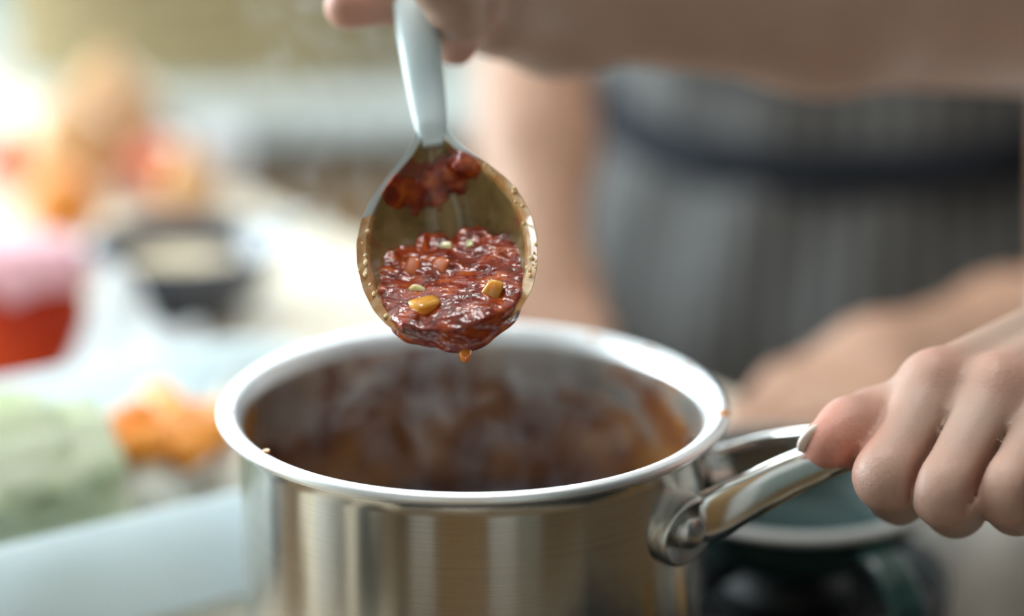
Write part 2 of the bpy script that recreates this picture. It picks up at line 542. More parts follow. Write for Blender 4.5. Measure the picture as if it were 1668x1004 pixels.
REDJ = plain('red_sauce_jar', (0.42, 0.012, 0.004), 0.35, 0.25, 14, spec=0.15, col2=(0.60, 0.06, 0.006))
PINK = plain('pink_lid', (0.78, 0.42, 0.48), 0.6, 0.08, 40)
ONION = plain('onion_skin', (0.62, 0.34, 0.14), 0.35, 0.15, 10, stretch=(3, 3, 0.6))
ONION_W = plain('peeled_onion', (0.74, 0.73, 0.66), 0.35, 0.06, 30, sss=0.2, stretch=(4, 4, 0.6))
ORANGE = plain('orange_skin', (0.80, 0.27, 0.03), 0.4, 0.12, 60, bump=0.3, bscale=300)
TOMATO = plain('tomato_skin', (0.60, 0.10, 0.02), 0.15, 0.15, 10, coat=0.5)
GREENSTEM = plain('green_stem', (0.14, 0.20, 0.05), 0.6, 0.2, 50)
CABB = plain('pale_cabbage', (0.60, 0.68, 0.36), 0.5, 0.0, 18, bump=0.4, bscale=60, sss=0.1, col2=(0.84, 0.87, 0.72))
CARROT = plain('carrot', (0.85, 0.30, 0.03), 0.4, 0.1, 60, sss=0.2)
WICKER = plain('wicker', (0.34, 0.26, 0.13), 0.7, 0.25, 60, bump=0.3, bscale=200)
CHAR = plain('charcoal_paint', (0.03, 0.028, 0.026), 0.5, 0.1, 10)
TEALG = plain('grey_green_paint', (0.34, 0.40, 0.38), 0.5, 0.05, 10)
ADDED_LAMP = plain('added_lamp_glow', (0.9, 0.9, 0.9), 0.5, 0.02, 5)  # glowing panel of the added ceiling light
ADDED_LAMP.node_tree.nodes['Principled BSDF'].inputs['Emission Color'].default_value = (1.0, 0.97, 0.94, 1)
ADDED_LAMP.node_tree.nodes['Principled BSDF'].inputs['Emission Strength'].default_value = 11.0
STONE_W = plain('white_worktop', (0.62, 0.66, 0.64), 0.5, 0.05, 30)
GREYM_SHADE = plain('grey_metal_and_shade', (0.30, 0.31, 0.31), 0.4, 0.1, 30, metallic=0.3)  # blade metal, reused as painted shade below the sideboard top

def add_translucent(m, col, fac):
    nt = m.node_tree; b = nt.nodes['Principled BSDF']; out = nt.nodes['Material Output']
    t = N(nt, 'ShaderNodeBsdfTranslucent'); t.inputs['Color'].default_value = (*col, 1)
    mx = N(nt, 'ShaderNodeMixShader'); mx.inputs[0].default_value = fac
    nt.links.new(b.outputs[0], mx.inputs[1]); nt.links.new(t.outputs[0], mx.inputs[2]); nt.links.new(mx.outputs[0], out.inputs['Surface'])
add_translucent(PLASTIC_W, (0.86, 0.94, 0.98), 0.6)
add_translucent(PAPER, (0.85, 0.88, 0.9), 0.4)
add_translucent(CABB, (0.70, 0.80, 0.45), 0.35)

# ------------------------------------------------------------------ room
X0, X1, Y0, Y1, Z0, Z1 = -2.2, 2.3, -1.7, 3.2, -0.9, 1.7
def struct(name, lo, hi, m, label=None):
    o = box(name, lo, hi, m)
    return tag(o, label, None, None, 'structure')
# floor: boards
fl = empty('floor', (0, 0, Z0)); tag(fl, 'brown oak plank floor', None, None, 'structure')
plank = None
w = 0.14
for i in range(int((X1 - X0) / w) + 1):
    if plank is None:
        plank = box('plank', (X0, Y0, Z0 - 0.03), (X0 + w - 0.004, Y1, Z0), OAK_FLOOR, fl, 0.002)
    else:
        c = plank.copy(); COL.objects.link(c); c.location.x = plank.location.x + i * w
struct('ceiling', (X0, Y0, Z1), (X1, Y1, Z1 + 0.05), CEIL, 'plain white ceiling')
cl_ = empty('added_ceiling_lamp', (-0.12, 0.85, Z1 - .05), 'square white ceiling lamp panel added above the hob for rim and sauce highlights', 'lamp')  # unseen light added to whiten the rim and spark the sauce
box('added_lamp_frame', (-0.42, 0.55, Z1 - .045), (0.18, 1.15, Z1 - .001), WHITE, cl_, .004)
box('added_diffuser', (-0.38, 0.59, Z1 - .052), (0.14, 1.11, Z1 - .0455), ADDED_LAMP, cl_, .002)
def wall_with_hole(name, axis, pos, th, holes, m, label):
    """wall across x or y at pos with rectangular window openings"""
    root = empty(name); tag(root, label, None, None, 'structure')
    lo_, hi_ = (X0, X1) if axis == 'y' else (Y0, Y1)
    bm = bmesh.new()
    def b(p, q, z0, z1):
        if axis == 'y': box_bm(bm, (p, pos, z0), (q, pos + th, z1))
        else: box_bm(bm, (pos, p, z0), (pos + th, q, z1))
    x = lo_
    for (a0, a1, h0, h1) in sorted(holes):
        b(x, a0, Z0, Z1); b(a0, a1, Z0, h0); b(a0, a1, h1, Z1); x = a1
    b(x, hi_, Z0, Z1)
    link('wall_surface', bm_mesh(name, bm), m, root, False)
    return root
wall_with_hole('wall_left', 'x', X0 - 0.08, 0.08, [(0.8, 2.9, 0.05, 1.55)], WALL, 'pale plastered side wall with the wide window')
wall_with_hole('wall_back', 'y', Y1, 0.08, [(-2.1, -0.72, -0.22, 1.5), (-0.65, 1.05, 0.34, 1.5)], WALL, 'pale plastered far wall with the far left window and an added high one')
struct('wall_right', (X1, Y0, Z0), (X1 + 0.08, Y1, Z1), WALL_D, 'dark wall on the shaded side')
struct('wall_front', (X0, Y0 - 0.08, Z0), (X1, Y0, Z1), WALL, 'pale plastered wall behind the viewer')
def window(name, axis, pos, a0, a1, h0, h1, nm_, label):
    root = empty(name); tag(root, label, None, None, 'structure')
    f = 0.05
    def bar(n, p, q, z0, z1, d=0.06):
        if axis == 'y': box(n, (p, pos - d / 2, z0), (q, pos + d / 2, z1), WHITE, root, 0.004)
        else: box(n, (pos - d / 2, p, z0), (pos + d / 2, q, z1), WHITE, root, 0.004)
    bar('window_frame', a0, a0 + f, h0, h1); bar('window_frame', a1 - f, a1, h0, h1)
    bar('window_frame', a0 + f, a1 - f, h0, h0 + f); bar('window_frame', a0 + f, a1 - f, h1 - f, h1)
    for k in range(1, nm_):
        x = a0 + (a1 - a0) * k / nm_
        bar('mullion', x - 0.02, x + 0.02, h0 + f, h1 - f, 0.05)
    return root
window('window_1', 'x', X0 - 0.03, 0.8, 2.9, 0.05, 1.55, 3, 'wide white-framed side window')
window('window_2', 'y', Y1 + 0.03, -2.1, -0.72, -0.22, 1.5, 2, 'tall white-framed window at the far left')
window('window_3', 'y', Y1 + 0.03, -0.65, 1.05, 0.34, 1.5, 2, 'wide white-framed window added high in the far wall for the bright rim')  # unseen opening added to brighten the rim and sauce highlights

# unseen tall units added behind the camera to give the pan its bands
def cupboard(lo, hi, m, label, facing, doors=2, hm=STEEL_P):
    root = empty('added_tall_cupboard', ((lo[0] + hi[0]) / 2, (lo[1] + hi[1]) / 2, lo[2]), label, 'cupboard', 'tall cupboards added behind the viewer for the pan reflections')
    box('body', lo, hi, m, root, 0.003)
    for k in range(doors):
        if facing == 'y':
            a = lo[0] + (hi[0] - lo[0]) * k / doors; b = lo[0] + (hi[0] - lo[0]) * (k + 1) / doors
            d = box('door', (a + 0.004, hi[1], lo[2] + 0.08), (b - 0.004, hi[1] + 0.02, hi[2] - 0.01), m, root, 0.003)
            box('handle', (b - 0.05, hi[1] + 0.02, 0.1), (b - 0.035, hi[1] + 0.045, 0.3), hm, d, 0.003)
        else:
            a = lo[1] + (hi[1] - lo[1]) * k / doors; b = lo[1] + (hi[1] - lo[1]) * (k + 1) / doors
            s = hi[0] if facing == 'x' else lo[0]
            d = box('door', (min(s, s + (0.02 if facing == 'x' else -0.02)), a + 0.004, lo[2] + 0.08), (max(s, s + (0.02 if facing == 'x' else -0.02)), b - 0.004, hi[2] - 0.01), m, root, 0.003)
    return root
cupboard((X0 + .02, Y0 + .02, Z0), (-1.72, Y0 + 0.45, 1.4), WHITE, 'tall white cupboard added in the corner behind the viewer', 'y', 1)
cupboard((-1.70, Y0 + .02, Z0), (-1.02, Y0 + 0.45, 1.4), CHAR, 'charcoal tall cupboard added behind the viewer', 'y', 2)
cupboard((-1.00, Y0 + .02, Z0), (-0.58, Y0 + 0.50, 1.2), WHITE, 'narrow white cupboard added between the charcoal and the oak ones', 'y', 1)
cupboard((-0.56, Y0 + .02, Z0), (0.22, Y0 + 0.45, 1.4), OAK, 'oak tall cupboard added directly behind the viewer', 'y', 2)
cupboard((0.24, Y0 + .02, Z0), (0.66, Y0 + 0.5, 1.3), WHITE, 'white refrigerator-sized cupboard added behind the viewer', 'y', 1)
cupboard((0.68, Y0 + .02, Z0), (1.15, Y0 + 0.45, 1.4), TEALG, 'grey-green tall cupboard added behind the viewer', 'y', 1)
cupboard((1.17, Y0 + .02, Z0), (2.2, Y0 + 0.45, 1.4), CHAR, 'wide charcoal cupboard added on the shaded side', 'y', 3)

# ------------------------------------------------------------------ counter
def prism(name, poly, z0, z1, m, parent=None, bev=0.004):
    bm = bmesh.new()
    vs = [bm.verts.new((x, y, z0)) for x, y in poly]
    f = bm.faces.new(vs)
    r = bmesh.ops.extrude_face_region(bm, geom=[f])
    bmesh.ops.translate(bm, vec=(0, 0, z1 - z0), verts=[v for v in r['geom'] if isinstance(v, bmesh.types.BMVert)])
    if bev: bmesh.ops.bevel(bm, geom=bm.edges[:], offset=bev, segments=2, affect='EDGES')
    return link(name, bm_mesh(name, bm), m, parent, False)
POLY = [(-2.18, 0.22), (-0.26, 0.22), (-0.26, 0.455), (0.175, 0.455), (0.175, 0.90), (0.03, 1.10), (-0.205, 1.44), (-0.62, 2.05), (-2.18, 2.05)]
INNER = [(-2.16, 0.27), (-0.30, 0.27), (-0.30, 0.50), (0.13, 0.50), (0.13, 0.88), (-0.01, 1.07), (-0.245, 1.40), (-0.65, 2.0), (-2.16, 2.0)]
ct = empty('kitchen_counter', (-0.6, 1.1, Z0), 'long kitchen counter with pale birch worktop along the window side', 'counter')
prism('worktop', POLY, -0.035, 0.0, BIRCH, ct)
prism('base_cabinet', INNER, Z0, -0.036, OAK, ct, 0)

# hob
hb = empty('gas_hob', (0.02, 0.73, 0), 'black glass gas hob set into the counter under the pans', 'hob')
box('glass_top', (-0.100, 0.47, -0.006), (0.168, 0.885, 0.0015), HOB, hb, 0.003)
box('metal_edge', (-0.103, 0.465, -0.006), (0.171, 0.4695, 0.0025), STEEL_P, hb, 0.001)
POT = np.array((-0.013, 0.627)); GP = np.array((0.111, 0.729))
GZ = 0.0285
DZ = 0.0045
for cx, cy, r in ((POT[0], POT[1], 0.05), (GP[0], GP[1], 0.036)):
    bu = lathe_obj('burner', [(0.0, 0.016), (r * 0.6, 0.016), (r * 0.62, 0.0135), (r * 0.7, 0.013), (r * 0.72, 0.0016), (0.0, 0.0016)], IRON, hb, 40, cx, cy)
    if r > 0.04: lathe_obj('brass_ring', [(r * 0.70, 0.0075), (r * 0.74, 0.0075), (r * 0.74, 0.012), (r * 0.70, 0.012)], BRASS, bu, 40, cx, cy, closed=True)
for cx, cy, R in ((POT[0], POT[1], 0.083), (GP[0], GP[1], 0.062)):
    gr = lathe_obj('grate', [(R - 0.004, 0.0018), (R + 0.004, 0.0018), (R + 0.004, 0.015), (R - 0.004, 0.015)], IRON, hb, 48, cx, cy, closed=True)
    for k in range(4):
        a = math.pi / 4 + k * math.pi / 2
        c, s = math.cos(a), math.sin(a)
        sweep('grate_arm', [(cx + c * (R + .004), cy + s * (R + .004), 0.011), (cx + c * R, cy + s * R, 0.0235), (cx + c * (R - .012), cy + s * (R - .012), 0.0248), (cx + c * R * 0.35, cy + s * R * 0.35, 0.0248)],
              [(0.003, 0.0035)] * 4, IRON, gr, seg=8)
# knobs
for kx, ky in ((0.142, 0.648), (0.142, 0.585)):
    kb = lathe_obj('knob', [(0.0, 0.020), (0.008, 0.020), (0.0105, 0.018), (0.011, 0.0016), (0.0, 0.0016)], BRASS, hb, 32, kx, ky)
    box('knob_grip', (kx - .0025, ky - .0095, .0201), (kx + .0025, ky + .0095, .026), BRASS, kb, .001)

# ------------------------------------------------------------------ saucepan
PX, PY = POT
ZB, ZR = GZ, 0.1245
pan = empty('saucepan', (PX, PY, ZB), 'brushed steel saucepan with long riveted handle on the hob', 'saucepan')
R = 0.080
lathe_obj('outer_wall', [(0.0, ZB), (R - 0.010, ZB), (R - 0.004, ZB + 0.0015), (R - 0.001, ZB + 0.006), (R, ZB + 0.012), (R, ZR - 0.010), (R + 0.0003, ZR - 0.0065), (R + 0.0016, ZR - 0.0040)], STEEL_B, pan, 128, PX, PY)
lathe_obj('inner_wall', [(R - 0.0017, ZR - 0.0055), (R - 0.0023, ZR - 0.010), (R - 0.0025, ZB + 0.012), (R - 0.006, ZB + 0.005), (R - 0.012, ZB + 0.0035), (0.0, ZB + 0.0035)], STAINED, pan, 128, PX, PY)
lathe_obj('rolled_rim', [(R + 0.0014, ZR - 0.0045), (R + 0.0030, ZR - 0.0040), (R + 0.0050, ZR - 0.0038), (R + 0.0063, ZR - 0.0030), (R + 0.0067, ZR - 0.0018), (R + 0.0064, ZR - 0.0005), (R + 0.0054, ZR + 0.0003), (R + 0.0040, ZR + 0.0004), (R + 0.0020, ZR - 0.0002), (R + 0.0004, ZR - 0.0014), (R - 0.0010, ZR - 0.0034), (R - 0.0017, ZR - 0.0056)], STEEL_RIM, pan, 160, PX, PY)

# handle: two prongs that join into one shaft
HA = math.radians(-16.0)
hd = np.array((math.cos(HA), math.sin(HA), 0)); hs = np.array((-math.sin(HA), math.cos(HA), 0))
def hp(X, s, z): return np.array((PX, PY, 0)) + hd * X + hs * s + np.array((0, 0, z + DZ))
handle = empty('handle', (PX + 0.13, PY, 0.11)); handle.parent = pan; handle.matrix_parent_inverse = Matrix.Translation(pan.location).inverted()
def prong(sgn):
    pts = [hp(0.0775, sgn * 0.0215, 0.0935), hp(0.0865, sgn * 0.0215, 0.0965), hp(0.098, sgn * 0.0180, 0.1030), hp(0.111, sgn * 0.0120, 0.1100), hp(0.124, sgn * 0.0066, 0.1155), hp(0.136, sgn * 0.0050, 0.1190), hp(0.150, sgn * 0.0046, 0.1215)]
    path = catmull(pts, 6)
    n = len(path)
    sz = []
    for i in range(n):
        t = i / (n - 1)
        sz.append((0.0030 + 0.0018 * t, float(interp(t, [(0, 0.0084), (0.2, 0.0084), (0.5, 0.0070), (0.8, 0.0056), (1, 0.005)]))))
    return sweep('prong', path, sz, STEEL_P, handle, seg=24, power=3.2)
prong(-1); prong(1)
shaft_pts = [hp(0.132, 0, 0.1183), hp(0.146, 0, 0.1210), hp(0.17, 0, 0.1235), hp(0.20, 0, 0.1250), hp(0.24, 0, 0.1265), hp(0.262, 0, 0.1270)]
sp = catmull(shaft_pts, 6)
sweep('shaft', sp, [(float(interp(i / (len(sp) - 1), [(0, 0.0085), (0.3, 0.0095), (0.8, 0.012), (0.95, 0.010), (1, 0.004)])), float(interp(i / (len(sp) - 1), [(0, 0.0048), (0.5, 0.0062), (0.93, 0.006), (1, 0.003)]))) for i in range(len(sp))], STEEL_P, handle, seg=24, power=2.6)
# rivet plates lying on the pan wall
def plate(ang, turn, zc_):
    nu = 28
    tilt = math.radians(32)
    c0 = np.array((PX + (R + .0035) * math.cos(ang), PY + (R + .0035) * math.sin(ang), zc_))
    nv_ = np.array((math.cos(turn), math.sin(turn), 0)); tv = np.array((-math.sin(turn), math.cos(turn), 0)); zv = np.array((0, 0, 1.))
    def disc(name, rows, a_, b_, pw):
        vs, fs = [], []
        for rr, off in rows:
            for k in range(nu):
                a = 2 * math.pi * k / nu
                lx = a_ * math.copysign(abs(math.cos(a)) ** pw, math.cos(a)) * rr
                lz = b_ * math.copysign(abs(math.sin(a)) ** pw, math.sin(a)) * rr
                x = lx * math.cos(tilt) - lz * math.sin(tilt); z = lx * math.sin(tilt) + lz * math.cos(tilt)
                vs.append(c0 + tv * x + zv * z + nv_ * off)
        for i in range(len(rows) - 1):
            for k in range(nu):
                k2 = (k + 1) % nu
                fs.append((i * nu + k, i * nu + k2, (i + 1) * nu + k2, (i + 1) * nu + k))
        link(name, mesh(name, vs, fs), STEEL_S, handle)
    disc('rivet_plate', [(0.0, 0.0022), (0.80, 0.0022), (0.86, 0.0030), (0.93, 0.0030), (1.0, 0.0020), (1.02, 0.0), (1.02, -0.0060)], .0125, .0098, .9)
    disc('rivet', [(1.0, 0.0020), (1.0, 0.0032), (0.86, 0.0044), (0.55, 0.0053), (0.25, 0.0057), (0.01, 0.0058)], .0056, .0056, 1.0)
plate(math.radians(-35.0), math.radians(-52.0), 0.0925 + DZ)
plate(math.radians(2.0), math.radians(16.0), 0.0925 + DZ)

# sauce in the pan
sx = empty('sauce', (PX, PY, 0.06), 'dark simmering sauce lying in the bottom of the saucepan', 'sauce')
bm = bmesh.new()
vs, fs = [], []
seg, rings = 72, 26
for i in range(rings + 1):
    r = (R - 0.0027) * i / rings
    for k in range(seg):
        a = 2 * math.pi * k / seg
        x, y = r * math.cos(a), r * math.sin(a)
        z = 0.0625 + 0.0009 * math.sin(x * 190 + 1) * math.cos(y * 230) + 0.0006 * math.sin(x * 410 - y * 380)
        if i == rings: z += 0.0012
        vs.append((PX + x, PY + y, z))
for i in range(rings):
    for k in range(seg):
        k2 = (k + 1) % seg
        fs.append((i * seg + k, i * seg + k2, (i + 1) * seg + k2, (i + 1) * seg + k))
b0 = len(vs)
for k in range(seg):
    a = 2 * math.pi * k / seg; r = R - 0.0035
    vs.append((PX + r * math.cos(a), PY + r * math.sin(a), ZB + 0.010))
for k in range(seg):
    k2 = (k + 1) % seg
    fs.append((rings * seg + k, rings * seg + k2, b0 + k2, b0 + k))
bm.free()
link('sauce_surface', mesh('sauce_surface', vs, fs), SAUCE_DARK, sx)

def lump_mesh(name, r, seed=0, amp=0.25, sub=2, squash=(1, 1, 1)):
    bm = bmesh.new()
    bmesh.ops.create_icosphere(bm, subdivisions=sub, radius=1)
    rr = np.random.default_rng(seed)
    ws = rr.normal(size=(4, 3)) * 1.6; ph = rr.uniform(0, 6, 4)
    for v in bm.verts:
        p = np.array(v.co)
        s = 1 + amp * float(np.mean(np.sin(ws @ p + ph)))
        v.co = Vector((p[0] * s * r * squash[0], p[1] * s * r * squash[1], p[2] * s * r * squash[2]))
    return bm_mesh(name, bm)
def chunk_mesh(name, size, seed):
    """faceted diced piece"""
    rr = np.random.default_rng(seed)
    bm = bmesh.new()
    box_bm(bm, (-.5, -.5, -.5), (.5, .5, .5), 0.24, 2)
    for v in bm.verts:
        v.co = Vector((v.co.x * size[0] * (1 + .35 * v.co.z + .3 * v.co.y), v.co.y * size[1] * (1 - .3 * v.co.x), v.co.z * size[2] * (1 + .25 * v.co.x)))
    return bm_mesh(name, bm)

# specks of sauce on the rim
speck = lump_mesh('sauce_speck', 1.0, 3)
def rim_speck(px_ang, s, dr=0.004, m=DRIP):
    a = math.radians(px_ang)
    o = link('sauce_speck', speck.copy(), m, pan)
    o.matrix_basis = Matrix.Translation((PX + (R + dr) * math.cos(a), PY + (R + dr) * math.sin(a), ZR + 0.0002)) @ Matrix.Rotation(a, 4, 'Z') @ Matrix.Diagonal((s * 1.2, s * 1.7, s * 0.5, 1))
    return o
for a, s, dr in ((-171, 0.0011, 0.003), (-143, 0.0009, 0.001), (-10, 0.0018, 0.0045), (2, 0.0010, 0.002), (6, 0.0013, 0.001), (9, 0.0009, 0.000), (13, 0.0011, 0.0015), (24, 0.0009, 0.003), (40, 0.0010, 0.002), (58, 0.0012, 0.001)):
    rim_speck(a, s, dr)

# ------------------------------------------------------------------ spoon
TIP = at(746, 548, 0.590)
A = 0.530 * VF + 0.848 * (-0.147 * VR + 0.989 * VU); A /= np.linalg.norm(A)
Nn = -(VF - (VF @ A) * A); Nn /= np.linalg.norm(Nn)
U = np.cross(A, Nn); U /= np.linalg.norm(U)
if U[0] < 0: U = -U
LB = 0.0793
WT = [(0, 0.0035), (0.02, 0.0105), (0.05, 0.0160), (0.10, 0.0208), (0.18, 0.0247), (0.28, 0.0272), (0.40, 0.0283), (0.50, 0.0279), (0.60, 0.0258), (0.70, 0.0218), (0.80, 0.0158), (0.88, 0.0100), (0.95, 0.0064), (1.0, 0.0050)]
DT = [(0, 0.0005), (0.04, 0.006), (0.1, 0.0125), (0.25, 0.0210), (0.45, 0.0245), (0.65, 0.0195), (0.8, 0.0105), (0.92, 0.0034), (1.0, 0.0012)]
def smooth_tab(tab, n):
    t = np.linspace(0, 1, 400); v = interp(t, tab)
    k = np.hanning(25); k /= k.sum()
    v2 = np.convolve(np.pad(v, 12, mode='edge'), k, 'valid')
    v2[:12] = v[:12] * 0.6 + v2[:12] * 0.4
    return lambda x: np.interp(x, t, v2)
Wf, Df = smooth_tab(WT, 0), smooth_tab(DT, 0)
def sp3(u, v, n): return TIP + U * u + A * v + Nn * n
spoon = empty('cooking_spoon', tuple(sp3(0, 0.03, 0)), 'pale grey silicone cooking spoon held over the saucepan', 'spoon')
def spoon_bowl():
    nt_, ns_ = 72, 40
    vs, fs, film, rim, smr = [], [], [], [], []
    TH = 0.0030
    def row(outer):
        for i in range(nt_ + 1):
            t = i / nt_
            wi, di = float(Wf(t)), float(Df(t))
            v = LB * t
            if outer:
                w_, d_ = wi, di + TH
                v = v - 0.0005 * (1 - t)
            else:
                w_, d_ = max(wi - TH, 0.0006), di
            for j in range(ns_ + 1):
                s = -1 + 2 * j / ns_
                s = math.sin(s * math.pi / 2)
                z = -d_ * (1 - abs(s) ** 2.6)
                if outer and abs(s) > 0.999: z = -0.0006
                vs.append(sp3(s * w_, v, z))
                inner = 0 if outer else 1
                film.append(inner * min(1, max(0, (0.985 - t) / 0.06)) * (1 if abs(s) < 0.985 else 0.6))
                smr.append(inner * (math.exp(-((t - .83) / .075) ** 2) + .45 * math.exp(-((t - .52) / .08) ** 2)))
                rim.append((0.0 if outer else 0) + (1.0 if abs(s) > 0.96 else 0.0) * (1 if (s > 0 and t < 0.82) or (s < 0 and t < 0.62) else 0) * 0.9)
    row(False); row(True)
    M = (nt_ + 1) * (ns_ + 1)
    def q(i, j, o): return o * M + i * (ns_ + 1) + j
    for i in range(nt_):
        for j in range(ns_):
            fs.append((q(i, j, 0), q(i, j + 1, 0), q(i + 1, j + 1, 0), q(i + 1, j, 0)))
            fs.append((q(i, j, 1), q(i + 1, j, 1), q(i + 1, j + 1, 1), q(i, j + 1, 1)))
        fs.append((q(i, 0, 0), q(i + 1, 0, 0), q(i + 1, 0, 1), q(i, 0, 1)))
        fs.append((q(i, ns_, 0), q(i, ns_, 1), q(i + 1, ns_, 1), q(i + 1, ns_, 0)))
    for j in range(ns_):
        fs.append((q(0, j, 0), q(0, j, 1), q(0, j + 1, 1), q(0, j + 1, 0)))
        fs.append((q(nt_, j, 0), q(nt_, j + 1, 0), q(nt_, j + 1, 1), q(nt_, j, 1)))
    me = mesh('bowl', vs, fs)
    point_attr(me, 'film', film); point_attr(me, 'rim', rim); point_attr(me, 'smear', smr)
    bm = bmesh.new(); bm.from_mesh(me); bmesh.ops.recalc_face_normals(bm, faces=bm.faces[:]); bm.to_mesh(me); bm.free()
    return link('bowl', me, SPOON_BOWL, spoon)
spoon_bowl()
hpth = [sp3(0, LB * 0.93, -0.0026), sp3(0, LB * 1.0, -0.0016), sp3(0, LB * 1.12, -0.0006), sp3(0, LB * 1.5, 0.0015), sp3(0, LB * 2.2, 0.004), sp3(0, LB * 3.2, 0.006), sp3(0, LB * 3.5, 0.006)]
hpth = catmull(hpth, 6)
sweep('handle', hpth, [(float(interp(i / (len(hpth) - 1), [(0, 0.0040), (0.07, 0.0050), (0.12, 0.0048), (0.25, 0.0054), (0.5, 0.0072), (0.9, 0.0085), (1, 0.003)])), float(interp(i / (len(hpth) - 1), [(0, 0.0016), (0.08, 0.0022), (0.2, 0.0040), (0.5, 0.0045), (0.95, 0.004), (1, 0.0015)]))) for i in range(len(hpth))], SPOON_H, spoon, up=tuple(Nn), seg=20, power=3.0)

# ---- sauce in the spoon
ss = empty('spoonful_of_sauce', tuple(sp3(0, 0.015, -0.005)), 'chunky red-brown tomato sauce heaped in the spoon and dripping', 'sauce')
BASIS = np.stack([U, A, Nn])        # world -> spoon (u, v, n)
def to_world(L): return TIP + L @ BASIS
def sauce_field(P):
    u, v, n = P[..., 0], P[..., 1], P[..., 2]
    t = np.clip(v / LB, 0, 1)
    w_ = np.interp(t, np.linspace(0, 1, 200), Wf(np.linspace(0, 1, 200))) - 0.0016
    d_ = np.interp(t, np.linspace(0, 1, 200), Df(np.linspace(0, 1, 200)))
    s = np.clip(np.abs(u) / w_, 0, 1.4)
    floor = -(d_ + 0.001) * (1 - np.minimum(s, 1) ** 2.6)
    side = (np.abs(u) - w_) * 0.75
    vb = v + 0.0022 * np.sin(u * 420 + 1.0) + 0.0012 * np.sin(u * 980) + 14 * u * u
    top = (n - (0.0030 - (v - 0.004) * 0.37 - 1.0 * np.maximum(vb - 0.047, 0))) * 0.85
    top = top + 0.0010 * wob(P, 560, 5) + 0.00055 * wob(P, 1400, 8)
    body = smax(smax(top, (floor - n) * 0.7, 0.0015), smax(side, -(v + 0.0005), 0.002), 0.002)
    # overhanging lip of sauce
    lip = ellip(P, (0.0, 0.0115, -0.0058), (0.0205, 0.0110, 0.0066))
    lip = smin(lip, ellip(P, (0.0012, 0.0048, -0.0024), (0.0145, 0.0060, 0.0058)), 0.003)
    lip = smin(lip, ellip(P, (0.0018, 0.0010, -0.0035), (0.0080, 0.0042, 0.0050)), 0.002)
    lip = smin(lip, ellip(P, (-0.0125, 0.0062, -0.003), (0.0050, 0.0036, 0.0042)), 0.002)
    lip = smin(lip, ellip(P, (0.0125, 0.0066, -0.0035), (0.0050, 0.0040, 0.0045)), 0.002)
    lip = lip + 0.0006 * wob(P, 480, 2)
    return smin(body, lip, 0.004)
vv, qq = nets(sauce_field, (-0.034, -0.014, -0.024), (0.034, 0.054, 0.010), 0.0006)
link('sauce_mass', np_mesh('sauce_mass', to_world(vv), qq), SAUCE, ss)
# smear left near the neck of the spoon
def smear_field(P):
    t = P[..., 1] / LB
    wv = np.interp(t, np.linspace(0, 1, 200), Wf(np.linspace(0, 1, 200))) - 0.0030
    dv = np.interp(t, np.linspace(0, 1, 200), Df(np.linspace(0, 1, 200)))
    fl = -dv * (1 - np.minimum(np.abs(P[..., 0]) / wv, 1) ** 2.6)      # inner face of the bowl
    thick = 0.0022 * np.exp(-((P[..., 1] - 0.0625 - 0.25 * P[..., 0]) / 0.0050) ** 2) + 0.0016 * np.exp(-((P[..., 1] - 0.0690) / 0.0035) ** 2 - ((P[..., 0] - 0.002) / 0.004) ** 2) + 0.0009 * wob(P, 520, 14) - 0.0008
    d = np.abs(P[..., 2] - fl) - thick
    d = smax(d * 0.6, np.abs(P[..., 0]) - wv - 0.0006, 0.001)
    d = smax(d, np.abs(P[..., 1] - 0.0640) - 0.010, 0.002)
    d = smin(d, ellip(P, (0.0095, 0.0650, -0.0032), (0.0050, 0.0032, 0.0026)), 0.003)
    return d + 0.0003 * wob(P, 700, 4)
vv, qq = nets(smear_field, (-0.024, 0.050, -0.020), (0.024, 0.080, 0.006), 0.0006)
link('sauce_smear', np_mesh('sauce_smear', to_world(vv), qq), SAUCE, ss)
def spoon_at(o, u, v, n, rot):
    M = Matrix((( *U, 0), (*A, 0), (*Nn, 0), (0, 0, 0, 1))).transposed()
    o.matrix_basis = Matrix.Translation(sp3(u, v, n)) @ M @ rot.to_4x4()
from mathutils import Euler
def top_n(v): return 0.0030 - (v - 0.004) * 0.37
chunks = [('pepper_piece', CHUNK, -0.0085, 0.0110, 0.0030, (0.0085, 0.0060, 0.0040), 1), ('pepper_piece', CHUNK, 0.0125, 0.0140, 0.0022, (0.0050, 0.0070, 0.0034), 2),
          ('onion_piece', CHUNK_P, -0.0100, 0.0195, 0.0012, (0.0060, 0.0036, 0.0026), 3), ('onion_piece', CHUNK_P, -0.0005, 0.0405, 0.0002, (0.0036, 0.0030, 0.0026), 4),
          ('onion_piece', CHUNK_P, 0.0070, 0.0395, 0.0002, (0.0030, 0.0026, 0.0024), 5), ('tomato_piece', CHUNK_R, -0.0115, 0.0320, 0.0006, (0.0065, 0.0055, 0.0032), 6),
          ('tomato_piece', CHUNK_R, -0.0025, 0.0310, 0.0006, (0.006, 0.005, 0.0030), 7), ('onion_piece', CHUNK_P, 0.0035, 0.0205, -0.0006, (0.005, 0.0024, 0.0024), 10)]
for nme, m, u, v, dn, size, sd in chunks:
    o = link(nme, chunk_mesh(nme, size, sd), m, ss)
    r_ = np.random.default_rng(sd)
    spoon_at(o, u, v, top_n(v) + dn - 0.001, Euler((r_.uniform(-.5, .5) - 0.4, r_.uniform(-.5, .5), r_.uniform(0, 3))).to_matrix())
